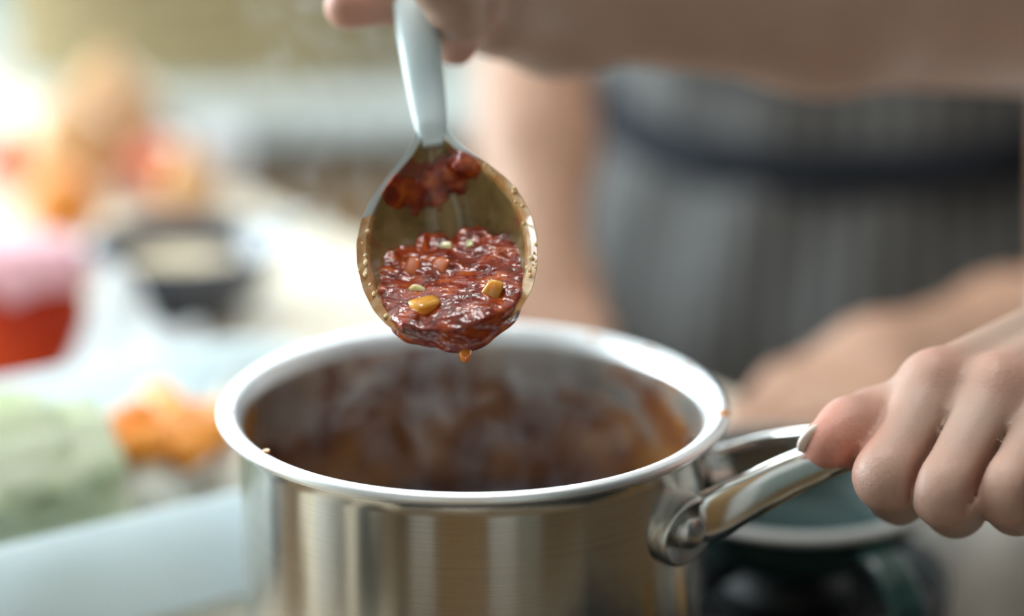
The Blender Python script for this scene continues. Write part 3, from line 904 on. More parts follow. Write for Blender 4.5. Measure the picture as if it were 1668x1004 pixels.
# the drop
dp = sp3(0.0012, -0.0022, -0.0058)
def drop_field(P):
    d = cone(P, dp + np.array((0, 0, 0.0010)), dp - np.array((0, 0, 0.0022)), 0.0019, 0.0012)
    return smin(d, cone(P, dp + np.array((-0.001, 0.0, 0.004)), dp + np.array((0, 0, 0.000)), 0.0030, 0.0018), 0.002)
vv, qq = nets(drop_field, dp - 0.010, dp + np.array((0.010, 0.010, 0.010)), 0.0004)
link('drip', np_mesh('drip', vv, qq), DRIP, ss)
# beads of sauce along the rim of the spoon
bead = lump_mesh('droplet', 1.0, 9, 0.2, 2)
BEADM = plain('rim_bead', (0.66, 0.36, 0.15), 0.12, 0.2, 200, sss=0.4, coat=0.6)
bead.materials.append(BEADM); bead.polygons.foreach_set('use_smooth', [True] * len(bead.polygons))
for i in range(34):
    sgn = 1 if i % 3 else -1
    t = rng.uniform(0.12, 0.80) if sgn > 0 else rng.uniform(0.12, 0.62)
    o = bpy.data.objects.new('droplet', bead); COL.objects.link(o)
    o.parent = ss; o.matrix_parent_inverse = Matrix.Translation(ss.location).inverted()
    s = rng.uniform(0.0003, 0.0008)
    M = Matrix((( *U, 0), (*A, 0), (*Nn, 0), (0, 0, 0, 1))).transposed()
    o.matrix_basis = Matrix.Translation(sp3(sgn * (float(Wf(t)) - rng.uniform(0.0002, 0.0036)), LB * t, rng.uniform(-0.0006, 0.0004))) @ M @ Matrix.Diagonal((s, s * rng.uniform(1, 1.8), s * 0.7, 1))

# ------------------------------------------------------------------ people
def chain(P, pts, rad, k=0.004):
    d = None
    for i in range(len(pts) - 1):
        c = cone(P, pts[i], pts[i + 1], rad[i], rad[i + 1])
        d = c if d is None else smin(d, c, k)
    return d

def hand_field(fingers, bones, thumb, arm, kf=0.010, extra=None, grooves=()):
    def f(P):
        palm = None
        for (a, b, ra, rb) in bones:
            c = cone(P, a, b, ra, rb)
            palm = c if palm is None else smin(palm, c, 0.012)
        if extra is not None:
            for (a, b, ra, rb, k) in extra:
                palm = smin(palm, cone(P, a, b, ra, rb), k)
        palm = smin(palm, chain(P, *arm, 0.02), 0.02)
        d = palm
        for pts, rad in fingers:
            d = np.minimum(d, smin(palm, chain(P, pts, rad, 0.003), kf))
        if thumb:
            d = np.minimum(d, smin(palm, chain(P, *thumb, 0.004), 0.010))
        for c, r, ax in grooves:
            d = smax(d, -ellip(P, c, r, ax), 0.0022)
        return d
    return f

def bounds(ptsr, pad=0.006):
    lo = np.min([np.array(p) - r for p, r in ptsr], 0) - pad
    hi = np.max([np.array(p) + r for p, r in ptsr], 0) + pad
    return lo, hi

def merge(parts):
    V, Q, o = [], [], 0
    for v, q in parts:
        V.append(v); Q.append(q + o); o += len(v)
    return np.concatenate(V), np.concatenate(Q)

def flush(V, spots):
    out = np.zeros(len(V))
    for p, r, a in spots:
        d = np.linalg.norm(V - np.array(p), axis=1)
        out = np.maximum(out, a * np.exp(-(d / r) ** 2))
    return out

# ---- the cook: left hand on the pan handle
L_mcp = [at(1522, 640, .629), at(1624, 650, .621), at(1722, 668, .618), at(1805, 700, .616)]
L_pip = [at(1449, 776, .604), at(1543, 800, .594), at(1645, 800, .590), at(1738, 795, .590)]
L_dip = [at(1462, 806, .634), at(1556, 826, .622), at(1655, 824, .617), at(1745, 815, .615)]
L_tip = [at(1500, 782, .652), at(1590, 800, .640), at(1685, 800, .634), at(1770, 795, .630)]
fr = [(.0116, .0108, .0092, .0078), (.0117, .0110, .0094, .0080), (.0113, .0105, .0090, .0076), (.0100, .0090, .0080, .0068)]
L_car = [at(1752, 535, .676), at(1790, 548, .670), at(1825, 562, .668), at(1855, 580, .668)]
L_wr = at(1850, 500, .700)
L_el = np.array((0.425, 0.80, 0.13))
fingers = [([L_mcp[i], L_pip[i], L_dip[i], L_tip[i]], fr[i]) for i in range(4)]
bones = [(L_mcp[i], L_car[i], (.0118, .0120, .0115, .0105)[i], .0140) for i in range(4)]
bones += [(L_car[1], L_wr, .018, .022), (L_car[2], L_wr, .017, .022)]
L_th = [at(1690, 640, .690), at(1530, 672, .655), at(1425, 690, .632), at(1388, 704, .622), at(1350, 722, .616)]
thumb = (L_th, (.0150, .0125, .0108, .0108, .0082))
extra = [(at(1560, 660, .655), at(1760, 600, .69), .013, .016, .012)]
arm = ([L_wr, L_wr * 0.65 + L_el * 0.35 + np.array((0, 0, .004)), L_el], (.024, .036, .042))
for i in range(4):      # knuckle heads
    kn = L_mcp[i] + VU * 0.0030 - VF * 0.0020
    extra.append((kn, kn + VR * .002, .0108, .0104, .0035))
    tdir = L_car[i] - L_mcp[i]      # tendon ridge on the back of the hand
    up_ = VU * .95 - VF * .55; up_ = up_ / np.linalg.norm(up_)
    extra.append((kn + up_ * .004, L_mcp[i] + tdir * .75 + up_ * .0095, .0052, .0040, .006))
for i in range(3):      # webs between the fingers
    w0 = L_mcp[i] * .72 + L_pip[i] * .28; w1 = L_mcp[i + 1] * .72 + L_pip[i + 1] * .28
    extra.append((w0 + VF * .003, w1 + VF * .003, .0080, .0080, .005))
grv = []
for i in range(3):      # the dark gaps between neighbouring fingers
    al = (L_pip[i] - L_mcp[i]) + (L_pip[i + 1] - L_mcp[i + 1]); al /= np.linalg.norm(al)
    la = L_pip[i + 1] - L_pip[i]; la -= al * (la @ al); la /= np.linalg.norm(la)
    dp_ = np.cross(al, la)
    if dp_ @ VF > 0: dp_ = -dp_
    c = (L_mcp[i] + L_mcp[i + 1]) * .5 * .06 + (L_pip[i] + L_pip[i + 1]) * .5 * .94 + dp_ * .0075
    grv.append((c, (.0013, .0220, .0105), (la, al, dp_)))
fL = hand_field(fingers, bones, thumb, arm, 0.005, extra, grv)
loL, hiL = bounds([(p, .02) for p in L_mcp + L_pip + L_dip + L_tip + L_car + L_th] + [(L_wr, .045), (L_el, .05)])
# fine for the hand, the forearm shares the same field
vL, qL = nets(fL, loL, hiL, 0.0015)

# ---- right hand at the spoon handle
def handle_pt(v): return sp3(0, v, interp(v, [(0.07, 0), (0.11, 0.0015), (0.17, 0.004), (0.25, 0.006)]))
R_wr = at(905, -5, .745)
R_el = np.array((0.262, 0.875, 0.226))
gI = handle_pt(0.150)
# index runs behind the handle and its tip shows on the far side
R_mcp = [at(800, -70, .690), at(812, -30, .695), at(815, 5, .702), at(815, 30, .710)]
fI = [at(800, -70, .690), at(715, -45, .672), at(640, -5, .664), at(566, 10, .660)]
fM = [at(812, -30, .695), at(740, -70, .655), at(712, -30, .640), at(728, 5, .650)]
fR = [at(815, 5, .702), at(760, -35, .660), at(735, 5, .645), at(752, 35, .655)]
fP = [at(815, 30, .710), at(775, 5, .668), at(735, 40, .660), at(742, 72, .668)]
R_f = [(fI, (.0115, .0100, .0090, .0080)), (fM, (.0115, .0102, .0092, .0080)), (fR, (.0110, .0096, .0090, .0078)), (fP, (.0100, .0088, .0084, .0078))]
R_b = [(R_mcp[i], R_wr + VU * (.012 - .008 * i) - VF * .002, (.0125, .0125, .012, .011)[i], .0165) for i in range(4)]
R_t = ([at(870, -90, .70), at(780, -120, .665), at(700, -115, .640), at(660, -95, .630)], (.015, .012, .0105, .0085))
R_arm = ([R_wr, R_wr * 0.55 + R_el * 0.45, R_el], (.0235, .0370, .0440))
fRr = hand_field(R_f, R_b, R_t, R_arm, 0.008, [(at(800, 25, .695), at(880, 5, .735), .013, .018, .012)])
loR, hiR = bounds([(p, .02) for p in fI + fM + fR + fP + R_t[0]] + [(R_wr, .04), (R_el, .052)])
vR, qR = nets(fRr, loR, hiR, 0.0024)

def frame(face):
    f = np.array((face[0], face[1], 0.)); f /= np.linalg.norm(f)
    right = np.array((f[1], -f[0], 0.))      # the person's own right hand side
    return right, f, np.array((0, 0, 1.))

def torso_field(c, face, grow=0.0, rows=None):
    ax = frame(face)
    c = np.array(c)
    def f(P):
        d = None
        for dz, off, rr in rows:
            e = ellip(P, c + np.array((0, 0, dz)) + ax[1] * off, np.array(rr) + grow, ax)
            d = e if d is None else smin(d, e, 0.06)
        return d
    return f
ROWS = [(-0.16, 0.0, (.178, .132, .16)), (0.02, 0.0, (.150, .112, .17)), (0.22, 0.004, (.158, .115, .18)), (0.34, -0.006, (.165, .098, .12))]

def head_field(c, face):
    ax = frame(face); c = np.array(c)
    def f(P):
        d = ellip(P, c, (.075, .092, .108), ax)
        d = smin(d, ellip(P, c + ax[1] * .030 - np.array((0, 0, .055)), (.055, .060, .055), ax), .03)
        d = smin(d, cone(P, c + ax[1] * .088 - np.array((0, 0, -.005)), c + ax[1] * .104 - np.array((0, 0, .030)), .008, .014), .012)
        for s in (-1, 1):
            d = smin(d, ellip(P, c + ax[0] * s * .076 - np.array((0, 0, .012)), (.010, .018, .030), ax), .008)
            d = smax(d, -ellip(P, c + ax[0] * s * .032 + ax[1] * .090 + np.array((0, 0, .008)), (.016, .012, .010), ax), .012)
        d = smin(d, ellip(P, c + ax[1] * .084 - np.array((0, 0, .060)), (.024, .010, .009), ax), .008)
        return d
    return f
def hair_field(c, face):
    ax = frame(face); c = np.array(c)
    def f(P):
        d = ellip(P, c - ax[1] * .012 + np.array((0, 0, .016)), (.086, .100, .112), ax)
        cut = ellip(P, c + ax[1] * .085 - np.array((0, 0, .045)), (.075, .075, .105), ax)
        d = smax(d, -cut, .02)
        return smin(d, ellip(P, c - ax[1] * .10 - np.array((0, 0, .02)), (.045, .05, .05), ax), .03) + 0.002 * wob(P, 120, 3)
    return f

def trousers_field(c, face):
    ax = frame(face); c = np.array(c)
    def f(P):
        d = ellip(P, c + np.array((0, 0, -.20)), (.165, .12, .14), ax)
        for s in (-1, 1):
            hip = c + ax[0] * s * .085 + np.array((0, 0, -.24))
            kn = c + ax[0] * s * .095 + ax[1] * .01 + np.array((0, 0, -.60))
            an = np.array((kn[0], kn[1], Z0 + .05)) - ax[1] * .02
            d = smin(d, chain(P, [hip, kn, an], (.085, .062, .050), .03), .03)
            d = smin(d, cone(P, an + np.array((0, 0, -.012)), an + ax[1] * .13 + np.array((0, 0, -.022)), .036, .028), .02)
        return d
    return f

def build_person(label, torso_c, face, head_c, skin, arms, fine, flush_spots, shirt_m, shirt_rows, sleeve, folds):
    p = empty('person', (torso_c[0], torso_c[1], Z0), label, 'person')
    ax = frame(face)
    tf = torso_field(torso_c, face, 0.0, ROWS); hf = head_field(head_c, face)
    tcv = np.array(torso_c); hcv = np.array(head_c)
    def body(P):
        d = smin(tf(P), cone(P, tcv + np.array((0, 0, .38)), hcv - np.array((0, 0, .07)), .060, .052), .05)
        d = smin(d, hf(P), .02)
        for sh, el, ra, rb in arms:
            d = smin(d, cone(P, sh, el, ra, rb), .03)
        return d
    pts = [(tcv + ax[0] * s * .2, .05) for s in (-1, 1)] + [(tcv + ax[1] * s * .15, .05) for s in (-1, 1)] + [(hcv, .16)] + [(tcv - np.array((0, 0, .33)), .0)] + [(a[0], .06) for a in arms] + [(a[1], .06) for a in arms]
    lo, hi = bounds(pts, .01)
    parts = [nets(body, lo, hi, .008)] + fine
    V, Q = merge(parts)
    me = np_mesh('body', V, Q)
    point_attr(me, 'flush', flush(V, flush_spots))
    link('body', me, skin, p)
    sf = torso_field(torso_c, face, .012, shirt_rows)
    def shirt(P):
        d = sf(P) + folds(P)
        for a, b, ra, rb in sleeve:
            d = smin(d, cone(P, a, b, ra, rb) + 0.003 * wob(P, 60, 6), .03)
        neck = cone(P, tcv + np.array((0, 0, .40)), hcv, .066, .07)
        return smax(d, -neck, .01)
    pts = pts + [(s[i], .07) for s in sleeve for i in (0, 1)] + [(tcv - np.array((0, 0, .40)), .02)]
    lo, hi = bounds(pts, .02)
    vs_, qs_ = nets(shirt, lo, hi, .007)
    link('shirt', np_mesh('shirt', vs_, qs_), shirt_m, p)
    lo = tcv + np.array((-.25, -.25, 0)); hi = tcv + np.array((.25, .25, -.05)); lo[2] = Z0 - .01
    vs_, qs_ = nets(trousers_field(torso_c, face), lo, hi, .012)
    vs_[:, 2] = np.maximum(vs_[:, 2], Z0 + 0.001)
    link('trousers', np_mesh('trousers', vs_, qs_), DARKCLOTH, p)
    vs_, qs_ = nets(hair_field(head_c, face), hcv - .19, hcv + .19, .008)
    link('hair', np_mesh('hair', vs_, qs_), HAIR, p)
    for sgn in (-1, 1):
        e = hcv + ax[0] * sgn * .032 + ax[1] * .078 + np.array((0, 0, .008))
        v_, f_ = lathe([(0.0, -.011), (.006, -.0092), (.0098, -.005), (.011, 0.0), (.0098, .005), (.006, .0092), (0.0, .011)], 20)
        eo = link('eye', mesh('eye', [tuple(e + np.array(q)) for q in v_], f_), EYE, p)
        ir = e + ax[1] * .0085
        v_, f_ = lathe([(0.0, -.0045), (.0035, -.003), (.0045, 0.0), (.0035, .003), (0.0, .0045)], 16)
        link('iris', mesh('iris', [tuple(ir + np.array(q)) for q in v_], f_), IRON, eo)
    lip = hcv + ax[1] * .0925 - np.array((0, 0, .060))
    sweep('lips', catmull([lip - ax[0] * .022 - ax[1] * .008, lip, lip + ax[0] * .022 - ax[1] * .008], 5), [(.004, .002)] + [(.005, .0048)] * 9 + [(.004, .002)], LIPS, p, seg=10, power=2)
    return p

# cook
CT = (0.420, 0.925, 0.06); CF = (-0.93, -0.37)
cax = frame(CF)
c_sR = np.array(CT) + cax[0] * .165 + np.array((0, 0, .37)); c_sL = np.array(CT) - cax[0] * .165 + np.array((0, 0, .37))
spots = [(L_th[4], .018, .8), (L_th[3], .016, .6), (L_th[2], .012, .3)] + [(m + VU * .008 - VF * .006, .013, .35) for m in L_mcp] + [(p, .016, .25) for p in L_pip] + [(fI[3], .016, .5), (fP[3], .016, .4)]
def cook_folds(P): return 0.004 * wob(P, 38, 11)
cook = build_person('person in a cream printed top holding the pan handle and the spoon', CT, CF, (0.370, 0.905, 0.63), SKIN,
    [(c_sR, R_el, .050, .043), (c_sL, L_el, .050, .041)], [(vL, qL), (vR, qR)], spots, CREAM,
    [(-0.26, 0.02, (.235, .215, .16)), (-0.14, 0.01, (.190, .165, .16)), (0.02, 0.0, (.158, .120, .17)), (0.22, 0.004, (.162, .119, .18)), (0.34, -0.006, (.170, .102, .12))],
    [(c_sR, c_sR * .45 + R_el * .55, .060, .058), (c_sL, c_sL * .45 + L_el * .55, .060, .058)], cook_folds)
# thumbnail of the hand on the pan handle
tn = lump_mesh('thumbnail', 1.0, 1, 0.05, 3, (1, 1, 1))
nl = link('thumbnail', tn, NAIL, cook)
axd = L_th[4] - L_th[3]; axd /= np.linalg.norm(axd)
nrm = VF * 0.60 + VU * 0.65 - VR * 0.45; nrm -= axd * (nrm @ axd); nrm /= np.linalg.norm(nrm)
sd = np.cross(axd, nrm)
Mx = Matrix(((*axd, 0), (*sd, 0), (*nrm, 0), (0, 0, 0, 1))).transposed()
nl.matrix_basis = Matrix.Translation(L_th[4] + axd * 0.0040 + nrm * 0.0042) @ Mx @ Matrix.Diagonal((.0056, .0058, .0022, 1))

# helper in the striped apron
AT = (0.235, 1.375, 0.075); AF = (-0.56, -0.83)
aax = frame(AF)
a_sR = np.array(AT) + aax[0] * .175 + np.array((0, 0, .34)); a_sL = np.array(AT) - aax[0] * .175 + np.array((0, 0, .34))
a_eR = at(868, 20, 1.235); a_wR = at(880, 470, 1.125); a_hR = at(884, 545, 1.085)
a_eL = np.array((0.345, 1.075, 0.018)); a_wL = at(1440, 600, 0.985); a_hL = at(1345, 655, 0.955)
def rest_hand(wr, kn, side, arm_pts, arm_r, down):
    """a hand with loosely curled fingers resting on the counter"""
    d = kn - wr; d /= np.linalg.norm(d)
    sdv = np.cross(d, np.array((0, 0, 1.))); sdv /= np.linalg.norm(sdv); sdv *= side
    F, B = [], []
    for i in range(4):
        o = sdv * (0.027 - 0.018 * i)
        m = kn + o
        L = (.040, .045, .042, .032)[i]
        p1 = m + d * L * 0.9 + down * .010; p2 = p1 + d * L * .45 + down * .012; p3 = p2 + d * L * .25 + down * .010
        F.append(([m, p1, p2, p3], (.0105, .0095, .0085, .0070)))
        B.append((m, wr + o * .55, .0115, .0165))
    th = ([wr + sdv * .020 + d * .015, wr + sdv * .044 + d * .045, wr + sdv * .052 + d * .078, wr + sdv * .048 + d * .1], (.014, .012, .010, .008))
    fld = hand_field(F, B, th, (arm_pts, arm_r), .008)
    allp = [(p, .018) for f_, _ in F for p in f_] + [(p, .018) for p in th[0]] + [(p, r) for p, r in zip(arm_pts, arm_r)]
    lo, hi = bounds(allp, .008)
    return nets(fld, lo, hi, .0036)
hR = rest_hand(a_wR, a_hR, 1, [a_wR, a_wR * .5 + a_eR * .5, a_eR], (.026, .034, .040), np.array((0, 0, -.5)))
hL = rest_hand(a_wL, a_hL, -1, [a_wL, a_wL * .5 + a_eL * .5, a_eL], (.024, .030, .036), np.array((0, 0, -.5)))
def apr_folds(P): return 0.003 * wob(P, 30, 21)
helper = build_person('person in a grey pinstriped apron leaning on the counter edge behind the pan', AT, AF, (0.16, 1.23, 0.66), SKIN2,
    [(a_sR, a_eR, .048, .042), (a_sL, a_eL, .048, .042)], [hR, hL], [], SHIRT,
    [(-0.16, 0.0, (.180, .134, .16)), (0.02, 0.0, (.160, .122, .17)), (0.22, 0.004, (.168, .125, .18)), (0.34, -0.006, (.175, .108, .12))],
    [(a_sR, a_sR * .5 + a_eR * .5, .060, .058), (a_sL, a_sL * .5 + a_eL * .5, .060, .058)], apr_folds)
# apron: a cloth shell wrapped round the front
def apron_field(P):
    base = torso_field(AT, AF, .022, [(-0.36, 0.0, (.205, .165, .22)), (-0.14, 0.006, (.194, .150, .17)), (0.02, 0.0, (.168, .128, .15)), (0.22, 0.010, (.168, .128, .16))])(P)
    q = P - np.array(AT, np.float32)
    r_ = q @ np.array(aax[0], np.float32); f_ = q @ np.array(aax[1], np.float32); z_ = q[..., 2]
    ang = np.arctan2(r_, f_ + .05)
    fold = 0.0045 * np.sin(ang * 15 + 2.0 * np.sin(z_ * 9)) * np.clip(0.35 - z_, 0, .4) * 2.0 + 0.004 * wob(P, 28, 31)
    d = np.abs(base + fold) - 0.004
    d = smax(d, -(f_ + 0.045 + 0.06 * np.clip(z_, -.4, .4)), .004)       # open at the back
    d = smax(d, r_ - (0.150 + 0.010 * np.sin(z_ * 14) - 0.10 * np.clip(z_ - .06, 0, .3)), .004)    # side edge, shirt shows beside it
    return smax(d, z_ - 0.30, .004)
lo = np.array(AT) - np.array((.29, .29, .62)); hi = np.array(AT) + np.array((.29, .29, .33))
va, qa = nets(apron_field, lo, hi, .0055)
me = np_mesh('apron', va, qa)
q_ = va - np.array(AT)
ang_ = np.arctan2(q_ @ aax[0], q_ @ aax[1] + .02)
point_attr(me, 'around', ang_ * 0.16 / 0.0165 + 100)
link('apron', me, STRIPE, helper)
# tie round the waist, sagging at the front
def tie_pt(a):
    rr, ff = .204 * math.sin(a), .166 * math.cos(a)
    z = -0.010 + 0.030 * (1 - math.cos(a)) + (0.035 * max(0, math.sin(a)) ** 2)
    return np.array(AT) + aax[0] * rr + aax[1] * ff + np.array((0, 0, z))
tp = [tie_pt(a) for a in np.linspace(-2.0, 2.0, 50)]
sweep('apron_tie', tp, [(.0045, .0170)] * len(tp), NAVY, helper, seg=16, power=3)

# ------------------------------------------------------------------ small green pan on the rear burner
gp = empty('green_pan', (GP[0], GP[1], GZ), 'small dark green enamel pan with pale rim behind the saucepan handle', 'pan')
gx, gy = GP; g0, g1, gr_ = 0.0287, 0.052, 0.056
lathe_obj('pan_body', [(0.0, g0), (gr_ * .74, g0), (gr_ * .86, g0 + .004), (gr_ * .95, g0 + .018), (gr_, g1), (gr_ - .0025, g1), (gr_ * .91, g0 + .018), (gr_ * .82, g0 + .007), (gr_ * .7, g0 + .004), (0.0, g0 + .004)], GREEN_E, gp, 72, gx, gy)
lathe_obj('pan_rim', [(gr_ - .0032, g1 - .001), (gr_ + .0040, g1 - .001), (gr_ + .0052, g1 + .0008), (gr_ + .0040, g1 + .0022), (gr_ - .0020, g1 + .0022), (gr_ - .0036, g1 + .001)], GREEN_RIM, gp, 72, gx, gy, closed=True)
ha = math.radians(-66)
hdv = np.array((math.cos(ha), math.sin(ha), 0)); gc = np.array((gx, gy, 0))
sweep('pan_handle', catmull([gc + hdv * (gr_ - .002) + np.array((0, 0, .046)), gc + hdv * (gr_ + .012) + np.array((0, 0, .045)), gc + hdv * (gr_ + .024) + np.array((0, 0, .037)), gc + hdv * (gr_ + .028) + np.array((0, 0, .029)), gc + hdv * (gr_ + .020) + np.array((0, 0, .020))], 5), [(.008, .0028)] * 21, GREEN_E, gp, seg=14)

# ------------------------------------------------------------------ unseen things added on the near worktop for the pan to mirror
pm = empty('added_pepper_mill', (-0.211, 0.592, 0), 'turned oak pepper mill added out of view left of the pan for its reflection', 'pepper mill')
lathe_obj('mill_body', [(0.0, .0006), (.027, .0006), (.029, .004), (.028, .02), (.022, .035), (.021, .05), (.026, .064), (.026, .068), (0.0, .068)], OAK, pm, 36, -0.211, 0.592)
lathe_obj('mill_head', [(0.0, .0684), (.022, .0684), (.026, .075), (.026, .086), (.018, .096), (.006, .098), (.005, .103), (0.0, .104)], OAK, pm, 36, -0.211, 0.592)
sp_ = empty('added_salt_pot', (-0.183, 0.521, 0), 'white ceramic salt pot added out of view in front of the pepper mill for its reflection', 'salt pot')
lathe_obj('pot_body', [(0.0, .0006), (.022, .0006), (.026, .006), (.028, .03), (.026, .062), (.023, .066), (0.0, .066)], WHITE, sp_, 36, -0.183, 0.521)
lathe_obj('pot_lid', [(0.0, .0664), (.024, .0664), (.024, .072), (.016, .078), (.006, .080), (.006, .087), (0.0, .089)], WHITE, sp_, 36, -0.183, 0.521)
bt = empty('added_soy_bottle', (-0.142, 0.479, 0), 'small dark soy bottle added out of view at the front worktop edge for its reflection', 'bottle')
lathe_obj('bottle_glass', [(0.0, .0006), (.014, .0006), (.016, .003), (.016, .05), (.013, .058), (.007, .066), (.006, .076), (0.0, .076)], HOB, bt, 32, -0.142, 0.479)
lathe_obj('stopper', [(0.0, .0762), (.0075, .0762), (.0075, .087), (0.0, .088)], IRON, bt, 24, -0.142, 0.479)
sj = empty('added_spice_jar', (-0.222, 0.636, 0), 'dark glass spice jar added out of view between the pepper mill and the white container', 'jar')
lathe_obj('jar_glass', [(0.0, .0006), (.013, .0006), (.0145, .003), (.0145, .04), (.012, .045), (0.0, .045)], HOB, sj, 32, -0.222, 0.636)
lathe_obj('jar_lid', [(0.0, .0453), (.013, .0453), (.013, .057), (0.0, .058)], IRON, sj, 32, -0.222, 0.636)

# ------------------------------------------------------------------ white container at the left with vegetables
def tub(name, cx, cy, rot, w_, d_, h_, th, m, label):
    root = empty(name, (cx, cy, 0.002), label, 'container')
    rows = [((w_ / 2 - .006), (d_ / 2 - .006), 0.002), (w_ / 2 - .002, d_ / 2 - .002, .004), (w_ / 2 + .004, d_ / 2 + .004, h_ - .006), (w_ / 2 + .009, d_ / 2 + .009, h_ - .004), (w_ / 2 + .009, d_ / 2 + .009, h_), (w_ / 2 + .003, d_ / 2 + .003, h_), (w_ / 2 + .001, d_ / 2 + .001, h_ - .006), (w_ / 2 - .006, d_ / 2 - .006, th + .002), (0.001, 0.001, th)]
    seg = 48; vs, fs = [], []
    for (a, b, z) in rows:
        for k in range(seg):
            t = 2 * math.pi * k / seg; c, s = math.cos(t), math.sin(t)
            x = a * math.copysign(abs(c) ** .28, c); y = b * math.copysign(abs(s) ** .28, s)
            vs.append((cx + x * math.cos(rot) - y * math.sin(rot), cy + x * math.sin(rot) + y * math.cos(rot), z))
    for i in range(len(rows) - 1):
        for k in range(seg):
            k2 = (k + 1) % seg
            fs.append((i * seg + k, i * seg + k2, (i + 1) * seg + k2, (i + 1) * seg + k))
    fs.append(tuple(range(seg))[::-1])
    me = mesh(name, vs, fs)
    bm = bmesh.new(); bm.from_mesh(me); bmesh.ops.recalc_face_normals(bm, faces=bm.faces[:]); bm.to_mesh(me); bm.free()
    link('tub_body', me, m, root, True)
    return root
TR = math.radians(33); 
TUB = np.array((-0.200, 0.766))
tub('food_container', TUB[0], TUB[1], TR, 0.30, 0.17, 0.052, .003, PLASTIC_W, 'white plastic food container beside the saucepan, filled with vegetables')
def tl(x, y, z): return np.array((TUB[0] + x * math.cos(TR) - y * math.sin(TR), TUB[1] + x * math.sin(TR) + y * math.cos(TR), z))
# cabbage quarter: overlapping ribbed leaves
cb = empty('cabbage', tuple(tl(-.04, -.026, .006)), 'pale green cabbage wedge lying in the white container', 'cabbage')
leaf_r = np.random.default_rng(5)
for i in range(9):
    L, Wd = 0.115 + leaf_r.uniform(-.01, .015), 0.043 + leaf_r.uniform(-.005, .006)
    vs, fs = [], []
    nu, nv = 14, 12
    for a in range(nu + 1):
        u = a / nu
        wid = Wd * (math.sin(min(1, u * 1.15 + .12) * math.pi * .62) ** .8) * (1 if u < .93 else .8)
        for b in range(nv + 1):
            s = -1 + 2 * b / nv
            x = (u - .5) * L; y = wid * s
            z = 0.020 * (1 - s * s) + 0.003 * math.sin(u * 22 + i) * abs(s) + 0.003 * math.sin(s * 14 + i * 2) * u
            vs.append((x, y, z))
    for a in range(nu):
        for b in range(nv):
            fs.append((a * (nv + 1) + b, (a + 1) * (nv + 1) + b, (a + 1) * (nv + 1) + b + 1, a * (nv + 1) + b + 1))
    o = link('leaf', mesh('leaf', vs, fs), CABB, cb)
    o.matrix_basis = Matrix.Translation(tl(-.040 + leaf_r.uniform(-.012, .012), -.016 + leaf_r.uniform(-.006, .006), .014 + .0055 * i)) @ Matrix.Rotation(TR + leaf_r.uniform(-.12, .12), 4, 'Z') @ Matrix.Rotation(leaf_r.uniform(-.12, .12), 4, 'X')
    o.modifiers.new('thick', 'SOLIDIFY').thickness = .0016
# carrot pieces
for i, (x, y, z, yaw) in enumerate([(.048, -.016, .050, .3), (.066, -.022, .050, 1.2), (.062, .000, .056, 2.2), (.040, .006, .050, .9), (.082, -.004, .050, -.4)]):
    o = lathe_obj('carrot_piece', [(0.0, -.018), (.006, -.018), (.0075, -.016), (.0095, .014), (.008, .017), (0.0, .0172)], CARROT, None, 20)
    o.matrix_basis = Matrix.Translation(tl(x, y, z)) @ Matrix.Rotation(yaw, 4, 'Z') @ Matrix.Rotation(1.45, 4, 'Y')
    tag(o, ['orange carrot chunk nearest the cabbage in the white container', 'orange carrot chunk closest to the saucepan front', 'orange carrot chunk lying crosswise on top of the others', 'orange carrot chunk at the back beside the paper', 'orange carrot chunk nearest the saucepan wall'][i], 'carrot', 'carrot chunks in the container')
# peeled white onions heaped in the container under the carrots
for i, (x, y, z, r) in enumerate([(.045, -.010, .024, .022), (.086, -.020, .024, .022), (.070, .030, .024, .022), (.118, -.008, .023, .021), (.105, .032, .024, .022), (.020, .030, .024, .022)]):
    root = empty('peeled_onion', tuple(tl(x, y, z - r)), ['peeled white onion under the carrot chunks beside the cabbage', 'peeled white onion at the container front under the carrots', 'peeled white onion at the container back behind the carrots', 'peeled white onion in the container corner nearest the pan', 'peeled white onion in the container corner behind the pan', 'peeled white onion behind the cabbage wedge'][i], 'onion', 'peeled onions in the container')
    prof = [(r * math.sin(math.pi * k / 12), z - r * .9 * math.cos(math.pi * k / 12) + (.3 * r * max(0, k - 10) / 2)) for k in range(13)]
    prof[0] = (0.0, prof[0][1]); prof[-1] = (0.0, prof[-1][1])
    c_ = tl(x, y, z)
    lathe_obj('flesh', prof, ONION_W, root, 28, c_[0], c_[1])
    sweep('root_end', [c_ + np.array((0, 0, r * 1.15)), c_ + np.array((.002, 0, r * 1.4))], [(.003, .003), (.0015, .0015)], ONION_W, root, up=(0, 1, 0), seg=8)
# folded white paper behind
vs, fs = [], []
for a in range(25):
    for b in range(19):
        u, v = a / 24, b / 18
        x = -.042 + .084 * u; y = -.045 + .090 * v
        z = .004 + .045 * math.exp(-((u - .45) / .22) ** 2) * (.45 + .55 * v) + .006 * math.sin(u * 9 + v * 5) + .005 * math.sin(v * 11 - u * 4) + .012 * v
        vs.append((x, y, z))
for a in range(24):
    for b in range(18):
        fs.append((a * 19 + b, (a + 1) * 19 + b, (a + 1) * 19 + b + 1, a * 19 + b + 1))
pp = link('paper_wrap', mesh('paper_wrap', vs, fs), PAPER)
pw = ground(262, 668)
pp.matrix_basis = Matrix.Translation((pw[0], pw[1], 0.004)) @ Matrix.Rotation(.55, 4, 'Z')
pp.modifiers.new('thick', 'SOLIDIFY').thickness = .0006
tag(pp, 'crumpled sheet of white paper between the container and the dark bowl', 'paper')

